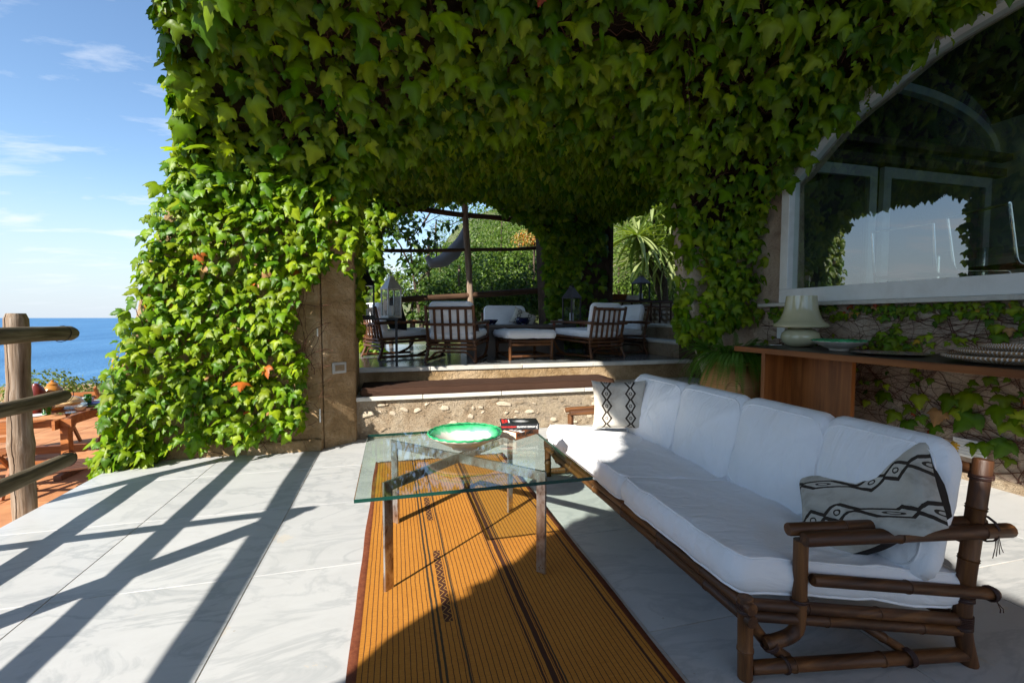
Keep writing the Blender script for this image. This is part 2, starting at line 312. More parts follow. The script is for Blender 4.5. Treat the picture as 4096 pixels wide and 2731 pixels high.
# foliage material: tint comes from each leaf, veins paler
def leafmat(name, rough=0.42, trans=0.42, spec=0.26):
    m = bpy.data.materials.new(name); m.use_nodes = True; nt = m.node_tree; l = nt.links; b = nt.nodes['Principled BSDF']; out = nt.nodes['Material Output']
    a = N(nt, 'ShaderNodeAttribute', attribute_name='tint'); v = coords(nt, 'Object'); f = noise(nt, v, 45, 3)
    c = mixc(nt, math_(nt, 'MULTIPLY', f, 0.55), a.outputs['Color'], (0.35, 0.40, 0.15), 'MULTIPLY')
    c = mixc(nt, 0.5, a.outputs['Color'], c)
    l.new(c, b.inputs['Base Color']); b.inputs['Roughness'].default_value = rough; b.inputs['Specular IOR Level'].default_value = spec
    t = N(nt, 'ShaderNodeBsdfTranslucent'); tc_ = mixc(nt, 1.0, c, (1.7, 1.8, 0.3), 'MULTIPLY'); l.new(tc_, t.inputs[0])
    ms = N(nt, 'ShaderNodeMixShader'); ms.inputs[0].default_value = trans; l.new(b.outputs[0], ms.inputs[1]); l.new(t.outputs[0], ms.inputs[2]); l.new(ms.outputs[0], out.inputs[0]); return m
MAT['leaf'] = leafmat('ivy_leaf')
MAT['leaf_tree'] = leafmat('tree_leaf', 0.4, 0.3)
MAT['bark'] = pm('bark', [(0.3, (0.03, 0.02, 0.012)), (0.7, (0.10, 0.07, 0.045))], 20, 0.9, 0.01, 40)
MAT['stem'] = pm('reddish_stem', [(0.3, (0.05, 0.02, 0.012)), (0.7, (0.14, 0.055, 0.03))], 20, 0.8)

def leaf_template(kind, seed):
    rs = random.Random(seed)
    if kind == 0:   # three-lobed
        half = [(0.05, 0.04), (0.14, 0.13), (0.28, 0.14), (0.38, 0.06), (0.47, -0.02), (0.52, -0.12), (0.60, -0.22), (0.59, -0.34), (0.68, -0.52), (0.54, -0.45), (0.46, -0.49), (0.36, -0.44), (0.29, -0.53), (0.31, -0.66), (0.22, -0.76), (0.20, -0.90), (0.09, -1.0)]
        tip = (0, -1.18); veins = [(0, -0.3), (0, -0.7), (0.26, -0.22), (0.45, -0.38)]
    elif kind == 1:  # shallow lobes
        half = [(0.05, 0.03), (0.18, 0.12), (0.33, 0.08), (0.44, -0.04), (0.50, -0.18), (0.58, -0.38), (0.44, -0.38), (0.35, -0.44), (0.34, -0.58), (0.24, -0.68), (0.22, -0.82), (0.10, -0.92)]
        tip = (0, -1.10); veins = [(0, -0.3), (0, -0.68), (0.25, -0.2), (0.40, -0.30)]
    elif kind == 2:            # deep lobes, spreading
        half = [(0.04, 0.02), (0.15, 0.10), (0.30, 0.13), (0.44, 0.06), (0.55, -0.02), (0.66, -0.16), (0.78, -0.40), (0.60, -0.34), (0.46, -0.40), (0.34, -0.35), (0.24, -0.44), (0.27, -0.58), (0.20, -0.68), (0.21, -0.84), (0.09, -0.98)]
        tip = (0, -1.18); veins = [(0, -0.3), (0, -0.7), (0.28, -0.14), (0.50, -0.20)]
    else:            # small heart
        half = [(0.06, 0.05), (0.2, 0.13), (0.36, 0.08), (0.45, -0.08), (0.46, -0.28), (0.38, -0.5), (0.24, -0.7), (0.1, -0.84)]
        tip = (0, -0.97); veins = [(0, -0.3), (0, -0.62), (0.2, -0.2)]
    jit = lambda p, k=0.02: (p[0] + rs.uniform(-k, k), p[1] + rs.uniform(-k, k))
    R = [jit(p) for p in half]; L = [jit((-p[0], p[1])) for p in half]
    outline = [(0, -0.03)] + R + [tip] + L[::-1]; n = len(outline)
    inner = [(0, -0.3), (0, -0.68)] + [p for v in veins[2:] for p in ((v[0], v[1]), (-v[0], v[1]))]
    pts = outline + inner
    vo, eo, fo, *_ = delaunay_2d_cdt([Vector(p) for p in pts], [(i, (i + 1) % n) for i in range(n)] + [(0, n), (n, n + 1), (n + 1, len(R) + 1)] + [(0, n + 2), (0, n + 3)], [], 1, 1e-6)
    fold = rs.uniform(0.16, 0.36); curl = rs.uniform(0.15, 0.40); side = rs.uniform(0.1, 0.38); tw = rs.uniform(-0.1, 0.1)
    V = []; vein = []
    isv = {}
    for i, p in enumerate(vo):
        x, y = p.x, p.y
        onv = min([math.hypot(x - q[0], y - q[1]) for q in [(0, -0.03), tip] + inner]) < 0.03
        r = math.hypot(x, y)
        z = (0.0 if onv else -fold * 0.35) - curl * max(0, -y - 0.25) ** 2 * 0.9 - side * x * x * 0.9 + tw * x * y
        z += 0.015 * math.sin(9 * x + seed) * math.cos(7 * y)
        V.append((x, y, z)); vein.append(1.0 if onv else 0.0)
    F = []
    for f in fo:
        if len(f) == 3: F.append(f)
        else:
            for k in range(1, len(f) - 1): F.append((f[0], f[k], f[k + 1]))
    return np.array(V), np.array(F, int), np.array(vein)
LEAFT = [leaf_template(k, s) for k, s in ((0, 1), (0, 2), (1, 3), (0, 4), (2, 5), (0, 6), (2, 7), (1, 8))]
HEART = [leaf_template(3, s) for s in (11, 12)]
def norm(a): return a / np.maximum(np.linalg.norm(a, axis=-1, keepdims=True), 1e-9)
def rot_axis(v, k, a):   # rodrigues rows
    k = norm(k); c = np.cos(a)[:, None]; s = np.sin(a)[:, None]
    return v * c + np.cross(k, v) * s + k * (np.sum(k * v, 1)[:, None]) * (1 - c)
def frames(nrm, roll=0.35, tilt=0.3, down=(0, 0, -1), r=rng):
    n = norm(nrm); m = len(n)
    n = norm(n + r.normal(0, tilt, (m, 3)))
    d = np.tile(np.array(down, float), (m, 1)); t = d - n * np.sum(d * n, 1)[:, None]; t = norm(t + 1e-6)
    t = rot_axis(t, n, r.normal(0, roll, m)); x = np.cross(t, n) * -1
    return np.stack([norm(x), -t, n], axis=2)           # columns: X, Y(up toward petiole), Z normal
GREENS = np.array([(0.085, 0.160, 0.004), (0.125, 0.190, 0.005), (0.175, 0.225, 0.009), (0.048, 0.110, 0.005), (0.11, 0.170, 0.005)])
AUTUMN = np.array([(0.42, 0.11, 0.02), (0.45, 0.28, 0.04), (0.30, 0.05, 0.02), (0.36, 0.20, 0.09)])
def tints(m, autumn=0.02, bright=1.0, r=rng):
    c = GREENS[r.integers(0, len(GREENS), m)] * r.uniform(0.75, 1.3, (m, 1)) * bright
    a = r.random(m) < autumn; c[a] = AUTUMN[r.integers(0, len(AUTUMN), int(a.sum()))]
    return c
def build_cloud(name, templates, pos, frm, size, tint, mat, parent=None, kind='stuff', r=rng):
    ti = r.integers(0, len(templates), len(pos)); VV = []; FF = []; CC = []; off = 0
    for k, (V, F, vein) in enumerate(templates):
        s = np.where(ti == k)[0]
        if not len(s): continue
        P = np.einsum('nij,vj->nvi', frm[s], V) * size[s][:, None, None] + pos[s][:, None, :]
        nv = len(V); VV.append(P.reshape(-1, 3)); FF.append((F[None] + (np.arange(len(s)) * nv)[:, None, None] + off).reshape(-1, 3)); off += len(s) * nv
        c = tint[s][:, None, :] * (1 + 0.55 * vein[None, :, None]); CC.append(c.reshape(-1, 3))
    V = np.concatenate(VV); F = np.concatenate(FF); Cc = np.concatenate(CC)
    me = bpy.data.meshes.new(name); me.vertices.add(len(V)); me.vertices.foreach_set('co', V.astype(np.float32).ravel())
    me.loops.add(F.size); me.loops.foreach_set('vertex_index', F.astype(np.int32).ravel()); me.polygons.add(len(F))
    me.polygons.foreach_set('loop_start', np.arange(0, F.size, 3, dtype=np.int32)); me.polygons.foreach_set('loop_total', np.full(len(F), 3, np.int32))
    me.polygons.foreach_set('use_smooth', np.ones(len(F), bool))
    me.update(calc_edges=True)
    at = me.attributes.new('tint', 'FLOAT_COLOR', 'POINT'); at.data.foreach_set('color', np.concatenate([Cc, np.ones((len(Cc), 1))], 1).astype(np.float32).ravel())
    me.materials.append(mat); o = link(name, me, parent)
    if kind: o['kind'] = kind
    return o
LEAFMESH = {}
def leaf_mesh(ti, ci, col):
    key = (ti, ci)
    if key not in LEAFMESH:
        V, F, vein = LEAFT[ti]; me = bpy.data.meshes.new('leaf'); me.from_pydata(V.tolist(), [], F.tolist())
        at = me.attributes.new('tint', 'FLOAT_COLOR', 'POINT'); c = np.array(col)[None] * (1 + 0.55 * vein[:, None])
        at.data.foreach_set('color', np.concatenate([c, np.ones((len(c), 1))], 1).astype(np.float32).ravel())
        me.polygons.foreach_set('use_smooth', [True] * len(me.polygons)); me.materials.append(MAT['leaf']); LEAFMESH[key] = me
    return LEAFMESH[key]
def single_leaves(parent, pos, frm, size, autumn=0.03, bright=1.0):
    n = len(pos); r = random.Random(n)
    for i in range(n):
        if r.random() < autumn: ci = 100 + r.randrange(4); col = AUTUMN[ci - 100]
        else: ci = r.randrange(8) + (200 if bright > 1.01 else 0); col = GREENS[ci % 5] * (0.85 + 0.12 * (ci % 4)) * bright
        o = bpy.data.objects.new('leaf', leaf_mesh(r.randrange(len(LEAFT)), ci, col)); COL.objects.link(o); o.parent = parent
        M = Matrix(np.vstack([np.hstack([frm[i] * size[i], pos[i][:, None]]), [0, 0, 0, 1]]).tolist()); o.matrix_world = M
def vine(label, name, pos, nrm, size, big, autumn=0.02, bright=1.0, roll=0.35, tilt=0.3, group=None, extra=None):
    """a climbing vine: its largest leaves as parts, the rest as one mass"""
    root = empty(name, (0, 0, 0)); tag(root, label, 'vine')
    frm = frames(nrm, roll, tilt); depth = np.linalg.norm(pos - CAM, axis=1); order = np.argsort(-(size / depth)); a, b = order[:big], order[big:]
    if big: single_leaves(root, pos[a], frm[a], size[a], autumn, bright)
    build_cloud('foliage', LEAFT, pos[b], frm[b], size[b], tints(len(b), autumn, bright), MAT['leaf'], root)
    return root
def inpoly(P, poly):
    x, y = P[:, 0], P[:, 1]; ins = np.zeros(len(P), bool); n = len(poly); j = n - 1
    for i in range(n):
        xi, yi = poly[i]; xj, yj = poly[j]
        c = ((yi > y) != (yj > y)) & (x < (xj - xi) * (y - yi) / (yj - yi + 1e-12) + xi); ins ^= c; j = i
    return ins
def sample_poly(poly, dens, r=rng):
    p = np.array(poly); a, b = p.min(0), p.max(0); n = int((b[0] - a[0]) * (b[1] - a[1]) * dens); q = r.uniform(a, b, (n, 2)); return q[inpoly(q, poly)]
def clump(pos, s=2.3, off=0.0):
    return np.array([mnoise.noise(Vector((p[0] * s + off, p[1] * s, p[2] * s))) for p in pos])

# ------------------------------------------------------------------ ground, sea, terraces
m, nt, n_, l, b = newmat('sea_water')
v = coords(nt, 'Object', (1, 1, 1)); w1 = noise(nt, v, 0.12, 6, 0.65); st = N(nt, 'ShaderNodeMapping'); l.new(v, st.inputs[0]); st.inputs['Scale'].default_value = (0.004, 0.0007, 1); st.inputs['Rotation'].default_value = (0, 0, 0.6)
w2 = noise(nt, st.outputs[0], 1.0, 5, 0.55, 0.5)
l.new(ramp(nt, w2, [(0.35, (0.045, 0.15, 0.30)), (0.6, (0.07, 0.20, 0.37)), (0.75, (0.15, 0.31, 0.47))]), b.inputs['Base Color'])
b.inputs['Roughness'].default_value = 0.55; b.inputs['Specular IOR Level'].default_value = 0.30; bump(nt, w1, 1.0, 3.0, b); MAT['sea'] = m
sea = MB(); R_ = 60000; ring = [(R_ * math.cos(a * math.pi / 32), R_ * math.sin(a * math.pi / 32), -75) for a in range(64)]
sea.add(ring, [tuple(range(64))]); tag(sea.obj('sea', MAT['sea']), 'deep blue sea reaching the horizon', kind='structure')
MAT['earth'] = pm('dry_earth', [(0.3, (0.03, 0.05, 0.012)), (0.5, (0.08, 0.10, 0.03)), (0.62, (0.16, 0.14, 0.07)), (0.8, (0.07, 0.09, 0.03))], 2.5, 0.95, 0.03, 10)
g = MB(); g.box(-9.0, 9.5, -6.0, 12.6, -3.0, -0.80); g.box(-0.6, 40, 7.5, 40, -6, 0.42)
tag(g.obj('ground', MAT['earth']), 'earth under the terraces and garden', kind='structure')
# hillside behind the garden, rising to the right
hb = bmesh.new(); NX, NY = 40, 24; grid = []
for j in range(NY):
    for i in range(NX):
        x = -3.5 + i * 2.2; y = 12.0 + j * 2.6
        z = 0.4 + max(0, (x - 1.5)) * 0.42 + (y - 12) * (0.02 + 0.018 * max(0, min(10, x))) + 0.5 * mnoise.noise(Vector((x * .3, y * .3, 0)))
        if x < -1: z -= (-1 - x) * 2.0
        grid.append(hb.verts.new((x, y, z)))
for j in range(NY - 1):
    for i in range(NX - 1): hb.faces.new((grid[j * NX + i], grid[j * NX + i + 1], grid[(j + 1) * NX + i + 1], grid[(j + 1) * NX + i]))
sk = [hb.verts.new((grid[i].co.x, 11.95, -1.0)) for i in range(NX)]
for i in range(NX - 1): hb.faces.new((sk[i], sk[i + 1], grid[i + 1], grid[i]))
me = bpy.data.meshes.new('hillside'); hb.to_mesh(me); hb.free(); tag(link('hillside', me, None, MAT['earth']), 'dry slope rising behind the garden', kind='structure')

def slab_mesh(name, sx, sy, sz, mat, bev=0.003):
    b_ = MB(); b_.box(0, sx, -sy if False else 0, sy, -sz, 0) if False else b_.box(0, sx, 0, sy, -sz, 0); return b_.mesh(name, mat, bevel=bev, bseg=1)
# main marble terrace: bed, then every slab
terrace = MB().box(-2.09, 4.1, -5.5, 4.46, -0.79, -0.003).obj('terrace_floor', MAT['stone']); tag(terrace, 'white marble terrace floor', kind='structure')
S = 0.755; jx = [-2.10] + [-1.375 + S * i for i in range(8)]; jy = [4.46, 3.69] + [2.95 - 0.76 * i for i in range(11)]
for i in range(len(jx) - 1):
    for j in range(len(jy) - 1):
        x0, x1, y1, y0 = jx[i], jx[i + 1], jy[j] , jy[j + 1]
        if i == 0 and j % 2: pass
        o = link('marble_slab', slab_mesh('marble_slab', x1 - x0 - 0.004, y1 - y0 - 0.004, 0.04, MAT['marble'], 0.001), terrace); o.location = (x0 + 0.002, y0 + 0.002, 0)
# lower terracotta terrace
low = MB().box(-8.6, -2.12, 0.0, 12.2, -0.795, -0.75).obj('lower_terrace', MAT['terracotta']); tag(low, 'terracotta paved lower terrace', kind='structure')
tm = slab_mesh('terracotta_tile', 0.586, 0.586, 0.03, MAT['terracotta'], 0.004)
for i in range(11):
    for j in range(15):
        o = link('terracotta_tile', tm, low); o.location = (-8.58 + i * 0.592, 3.2 + j * 0.592, -0.72 + 0.002 * random.random())
pw = MB().box(-8.8, -2.0, 12.2, 12.5, -0.8, -0.38); tag(pw.obj('parapet_wall', MAT['plaster']), 'low parapet at the sea edge of the lower terrace', 'wall')

# raised terrace behind the arch (level 0.62), bench level 0.405
up = MB(); up.box(-0.9, 3.62, 4.93, 9.2, -0.7, 0.575); up = up.obj('upper_terrace', MAT['rubble']); tag(up, 'raised terrace behind the arch', kind='structure')
for i in range(7):
    for j in range(6):
        x0 = -0.9 + i * 0.65; y0 = 5.0 + j * 0.7
        if x0 > 3.5: continue
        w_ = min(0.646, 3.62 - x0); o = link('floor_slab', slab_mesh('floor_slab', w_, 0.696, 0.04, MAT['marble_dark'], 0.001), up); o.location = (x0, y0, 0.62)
x0 = -0.42
for w_ in (0.80, 1.02, 0.86, 1.25, 0.11):
    o = link('edge_slab', slab_mesh('edge_slab', w_ - 0.006, 0.11, 0.042, MAT['marble_edge'], 0.004), up); o.location = (x0, 4.885, 0.622); x0 += w_
riser = MB().box(-0.42, 3.58, 4.905, 4.93, 0.2, 0.578); riser.obj('riser', MAT['plaster'], up)
# stone bench (low rubble wall) with marble slab top and embedded stones
bench = MB().box(-0.36, 3.1, 4.47, 4.905, -0.04, 0.362).obj('bench_wall', MAT['rubble']); tag(bench, 'low rubble stone bench wall under the brown cushion', 'bench')
x0 = -0.35
for w_ in (0.62, 0.78, 0.9, 0.6, 0.55):
    o = link('bench_slab', slab_mesh('bench_slab', w_ - 0.005, 0.47, 0.04, MAT['marble_edge'], 0.005), bench); o.location = (x0, 4.42, 0.405); x0 += w_
def rock_mesh(seed):
    rs = random.Random(seed); bm = bmesh.new(); bmesh.ops.create_icosphere(bm, subdivisions=2, radius=1)
    for v_ in bm.verts:
        k = 1 + 0.35 * mnoise.noise(v_.co * 1.5 + Vector((seed * 3.1, 0, 0))); v_.co *= k; v_.co.x *= 1.1
    for ax in (Vector((1, .8, .2)), Vector((-1, .1, -.5)), Vector((.3, .2, 1)), Vector((.1, -1, .4)), Vector((1, .3, .2)), Vector((-1, .2, .6)), Vector((.2, -1, .1)), Vector((0.1, -0.4, -1))):
        ax = ax.normalized(); lim = rs.uniform(0.5, 0.75)
        for v_ in bm.verts:
            d = v_.co.dot(ax)
            if d > lim: v_.co -= ax * (d - lim) * 0.9
    me = bpy.data.meshes.new('stone'); bm.to_mesh(me); bm.free(); me.materials.append(MAT['stone']); smooth_by_angle(me, 0.5); return me
ROCKS = [rock_mesh(s) for s in range(8)]
zr = lambda x, y: (1300 + x * .5102, 1600 + y * .5102)
big = [(zr(935, 60), .05, .032), (zr(1400, 30), .085, .028), (zr(1140, 125), .035, .03), (zr(1220, 55), .03, .016), (zr(1160, 60), .018, .02), (zr(1600, 90), .06, .026), (zr(1640, 25), .022, .015), (zr(1790, 150), .045, .03), (zr(1500, 90), .03, .016), (zr(440, 40), .04, .012), (zr(620, 75), .04, .022), (zr(1420, 100), .02, .014), (zr(330, 110), .07, .035), (zr(1000, 175), .05, .02), (zr(1900, 90), .05, .03), (zr(1960, 170), .03, .02)]
for (p, sx, sz) in big:
    q = onY(p[0], p[1], 4.46); o = link('stone', ROCKS[random.randrange(8)], bench); o.location = (q[0], 4.468, q[2]); o.scale = (sx * 1.1, 0.026, sz * 1.1); o.rotation_euler = (0, random.uniform(-.4, .4), 0)
ROCKS2 = []
for rk in ROCKS: r2_ = rk.copy(); r2_.materials[0] = MAT['rubble']; ROCKS2.append(r2_)
for k in range(110):
    o = link('stone', (ROCKS2 if k % 4 else ROCKS)[random.randrange(8)], bench); s_ = 0.008 + 0.034 * random.random() ** 2; o.location = (random.uniform(-0.3, 3.0), 4.470, random.uniform(0.02, 0.34)); o.scale = (s_ * 1.2, 0.016, s_ * random.uniform(.5, .9)); o.rotation_euler = (0, random.uniform(-.6, .6), 0)
# step at the right of the bench
stp = MB().box(3.1, 3.56, 4.45, 4.90, -0.04, 0.37); stp = stp.obj('step', MAT['rubble']); tag(stp, 'stone step beside the bench leading to the raised terrace', 'step')
o = link('tread', slab_mesh('tread', 0.50, 0.46, 0.04, MAT['marble_edge'], 0.004), stp); o.location = (3.08, 4.44, 0.41)
# steps at the right of the raised terrace
st2 = MB(); st2.box(3.625, 3.93, 5.2, 7.35, 0.4, 0.79); st2 = st2.obj('steps', MAT['rubble']); tag(st2, 'two stone steps rising to the garden at the right of the raised terrace', 'steps')
MB().box(3.93, 8.5, 5.0, 12.0, 0.2, 1.0).obj('landing', MAT['rubble'], st2)
for a_, b_, z_ in ((3.60, 0.33, 0.83), (3.90, 0.4, 1.04)):
    for k in range(3):
        o = link('tread', slab_mesh('tread', b_, 0.71, 0.04, MAT['marble_edge'], 0.004), st2); o.location = (a_, 5.2 + k * 0.715, z_)

# ------------------------------------------------------------------ walls and vaults
def grid_surface(name, fn, u, v, mat, parent=None, smooth=True):
    V = [fn(a, b_) for b_ in v for a in u]; nu = len(u); F = [(j * nu + i, j * nu + i + 1, (j + 1) * nu + i + 1, (j + 1) * nu + i) for j in range(len(v) - 1) for i in range(nu - 1)]
    me = bpy.data.meshes.new(name); me.from_pydata(V, [], F); me.materials.append(mat); me.polygons.foreach_set('use_smooth', [smooth] * len(F)); return link(name, me, parent)
A1 = polyY([(1425, 1765), (1425, 1500), (1425, 1250), (1405, 900), (1425, 750), (1500, 600), (1650, 520), (1800, 470), (2200, 470), (2500, 540), (2680, 700), (2720, 900), (2705, 1200), (2750, 1390), (2850, 1470)], 4.4)
ZF_X = [-0.50, -0.36, -0.32, -0.14, 0.2, 0.55, 1.05, 1.55, 2.0, 2.36, 2.9, 3.05, 3.2]; ZF_Z = [1.0, 1.98, 2.32, 2.67, 2.88, 3.03, 3.12, 3.14, 3.12, 3.05, 2.68, 2.15, 0.8]
ZW_Y = [2.2, 2.5, 2.74, 3.09, 3.45, 3.87, 4.0, 4.2, 4.4]; ZW_Z = [3.62, 3.30, 3.22, 3.075, 2.93, 2.62, 2.5, 2.25, 1.9]
def zc(x, y): return np.maximum(np.interp(x, ZF_X, ZF_Z), np.interp(y, ZW_Y, ZW_Z))
def wall_poly(poly, y0, y1, mb, M=None):     # polygon in x,z extruded along y
    V = [Vector((p[0], p[1], 0)) for p in poly]; tri = tessellate_polygon([V]); n = len(poly)
    vv = [(p[0], y0, p[1]) for p in poly] + [(p[0], y1, p[1]) for p in poly]
    mb.add(vv, [tuple(t) for t in tri] + [tuple(n + i for i in t[::-1]) for t in tri] + [(i, (i + 1) % n, n + (i + 1) % n, n + i) for i in range(n)])
front = wempty('arch_wall', (0, 4.3, 0)); tag(front, 'thick plastered front wall with the wide vine covered archway', 'wall')
left_profile = [(-2.24, -0.05), (-2.14, 0.6), (-2.0, 1.0), (-1.88, 1.55), (-1.74, 1.97), (-1.63, 2.38), (-1.52, 2.7), (-1.50, 3.1), (-1.50, 5.2)]
pl = left_profile + [(-0.32, 5.2)] + [(-0.30, 3.2), (-0.34, 2.3), (-0.38, 1.98), (-0.345, 1.2), (-0.345, -0.05)]
mb = MB(); wall_poly(left_profile + [(-0.62, 5.2), (-0.60, -0.05)], 4.20, 4.9, mb)
mb.obj('left_pier', MAT['plaster'], front, fix=True, bevel=0.04, bseg=3)
mb = MB(); mb.prism([(-0.60, 4.215), (-0.345, 4.40), (-0.345, 4.92), (-0.60, 4.92)], 5.2, Matrix.Translation((0, 0, -0.05)))
mb.obj('jamb', MAT['plaster'], front, bevel=0.02, bseg=2, fix=True)
mb = MB(); mb.box(-1.20, -0.612, 4.165, 4.25, -0.02, 0.10); mb.obj('plinth', MAT['plaster'], front, bevel=0.02)
mb = MB(); arch = [(-0.345, 5.2)] + [(x, z) for x, z in zip(ZF_X[1:-1], ZF_Z[1:-1])] + [(3.13, 1.4), (3.50, 0.45), (3.58, -0.05), (3.98, -0.05), (3.98, 5.2)]
wall_poly(arch, 4.42, 4.56, mb); mb.obj('right_pier', MAT['greywall'], front, fix=True)
# vaulted ceilings (vine stems cling to them)
vault = wempty('vault', (1, 4, 3)); tag(vault, 'groin vault overhead carrying the vine', 'vault')
us = np.linspace(-1.5, 3.9, 44); vs2 = np.linspace(2.2, 4.42, 22)
def vfn(x, y):
    xe = np.interp(y, [2.2, 3.2, 3.7, 4.2], [-1.02, -1.28, -1.44, -1.5]); x = max(x, xe); return (x, y, float(zc(x, y)) + 0.03)
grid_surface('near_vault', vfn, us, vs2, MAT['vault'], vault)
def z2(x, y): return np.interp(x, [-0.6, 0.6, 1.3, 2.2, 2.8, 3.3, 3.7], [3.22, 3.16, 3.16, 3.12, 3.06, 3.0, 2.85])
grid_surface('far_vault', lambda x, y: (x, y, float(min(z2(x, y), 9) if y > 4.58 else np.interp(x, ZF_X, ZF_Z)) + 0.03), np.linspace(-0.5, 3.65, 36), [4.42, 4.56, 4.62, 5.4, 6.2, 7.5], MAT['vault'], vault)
roof = MB(); roof.box(-2.25, 8.6, -5.6, 4.95, 5.2, 5.4); roof.box(-1.0, 3.95, 4.95, 7.7, 3.6, 3.8)  # large slab, out of view, added to block sun from the upper vines
tag(roof.obj('roof', MAT['roof']), 'unseen flat roof over porch and rooms, added to shade the upper vines', 'roof')
MAT['darkstone'] = plaster('dark_brown_stone', [(0.3, (0.04, 0.025, 0.017)), (0.5, (0.09, 0.06, 0.04)), (0.7, (0.17, 0.12, 0.085))], 9, 0.02)  # dark brown stone, tone varied by noise
# far wall of the covered bay with second arch
A2X = [-0.14, -0.15, -0.03, 0.27, 0.5, 1.07, 1.43, 1.84, 2.22, 2.40, 2.46]; A2Z = [0.6, 2.46, 2.69, 2.82, 2.98, 3.12, 3.10, 2.9, 2.74, 2.54, 1.2]
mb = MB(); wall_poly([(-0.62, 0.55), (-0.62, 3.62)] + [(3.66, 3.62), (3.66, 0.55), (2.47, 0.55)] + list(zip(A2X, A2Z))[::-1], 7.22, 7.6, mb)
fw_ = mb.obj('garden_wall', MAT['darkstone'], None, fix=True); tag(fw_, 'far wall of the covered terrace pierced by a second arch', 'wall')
# right side of the bay: wall over the side opening
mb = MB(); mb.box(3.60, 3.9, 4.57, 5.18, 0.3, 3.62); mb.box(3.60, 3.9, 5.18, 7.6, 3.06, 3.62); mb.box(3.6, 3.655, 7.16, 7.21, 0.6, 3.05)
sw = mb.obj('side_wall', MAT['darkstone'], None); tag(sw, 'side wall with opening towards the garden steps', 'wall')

# house wall at the right, x = 3.95, with the big arched window
house = wempty('house_wall', (3.95, 2, 0)); tag(house, 'rubble house wall under the arched picture window', 'wall')
trim = [(3.98, 2.55), (3.87, 2.60), (3.66, 2.77), (3.45, 2.93), (3.27, 3.01), (3.09, 3.075), (2.74, 3.216), (2.5, 3.265), (2.2, 3.30), (1.9, 3.31), (1.5, 3.29), (1.1, 3.23), (0.7, 3.08), (0.3, 2.83), (0.0, 2.6), (-0.1, 2.45)]
def yz_poly(poly, x0, x1, mb, holes=[]):
    loops = [[Vector((p[0], p[1], 0)) for p in lp] for lp in [poly] + holes]; tri = tessellate_polygon(loops); al = [p for lp in [poly] + holes for p in lp]; n = len(al)
    mb.add([(x0, p[0], p[1]) for p in al] + [(x1, p[0], p[1]) for p in al], [tuple(t) for t in tri] + [tuple(n + i for i in t[::-1]) for t in tri])
    o_ = 0
    for lp in [poly] + holes:
        k = len(lp); mb.add([(x0, p[0], p[1]) for p in lp] + [(x1, p[0], p[1]) for p in lp], [(i, (i + 1) % k, k + (i + 1) % k, k + i) for i in range(k)])
mb = MB(); mb.box(3.97, 4.3, -5.5, 4.92, -0.1, 1.29); mb.obj('lower_wall', MAT['greywall'], house)
mb = MB(); mb.box(3.915, 3.97, -5.5, 4.20, -0.05, 0.06); mb.obj('foot', MAT['rubble'], house, bevel=0.02)
mb = MB(); hole = [(3.93, 1.30)] + [(a, z) for a, z in trim] + [(-0.1, 1.30)]
yz_poly([(-5.5, 1.29), (4.92, 1.29), (4.92, 5.2), (-5.5, 5.2)], 3.99, 4.25, mb, [hole]); mb.obj('upper_wall', MAT['greywall'], house, fix=True)
mb = MB(); mb.box(3.88, 4.02, -0.3, 4.18, 1.262, 1.296); mb.obj('ledge', MAT['marble_edge'], house, bevel=0.003)
win = wempty('arched_window', (3.95, 2, 1.3)); tag(win, 'large arched picture window with white frame above the rubble wall', 'window')
mb = MB(); mb.box(3.915, 4.05, -0.1, 3.93, 1.298, 1.437); mb.obj('sill', MAT['white_paint'], win, bevel=0.004)
mb = MB(); mb.box(3.92, 4.05, 3.84, 3.935, 1.439, 2.56); mb.obj('jamb', MAT['white_paint'], win, bevel=0.004)
# curved trim
mb = MB(); out = trim; inn = []
for i, (a, z) in enumerate(trim):
    p0 = Vector(trim[max(i - 1, 0)]); p1 = Vector(trim[min(i + 1, len(trim) - 1)]); t = (p1 - p0).normalized(); nn = Vector((t.y, -t.x)); nn = nn if nn.y < 0 or abs(nn.y) < 0.1 else -nn
    inn.append((a + nn.x * 0.085, z + nn.y * 0.085))
k = len(trim)
for X0, X1 in ((3.90, 4.05),):
    V = [(X0, a, z) for a, z in out] + [(X0, a, z) for a, z in inn] + [(X1, a, z) for a, z in out] + [(X1, a, z) for a, z in inn]
    F = []
    for i in range(k - 1): F += [(i, i + 1, k + i + 1, k + i), (2 * k + i, 3 * k + i, 3 * k + i + 1, 2 * k + i + 1), (k + i, k + i + 1, 3 * k + i + 1, 3 * k + i), (i, 2 * k + i, 2 * k + i + 1, i + 1)]
    mb.add(V, F)
mb.obj('arch_trim', MAT['white_paint'], win, fix=True)
pane = [(3.86, 1.43)] + [(a - 0.02, z - 0.03) for a, z in trim[1:-1]] + [(-0.09, 1.43)]
mb = MB(); V = [Vector((p[0], p[1], 0)) for p in pane]; tri = tessellate_polygon([V]); mb.add([(3.99, p[0], p[1]) for p in pane], [tuple(t) for t in tri]); mb.obj('pane', MAT['pane'], win)

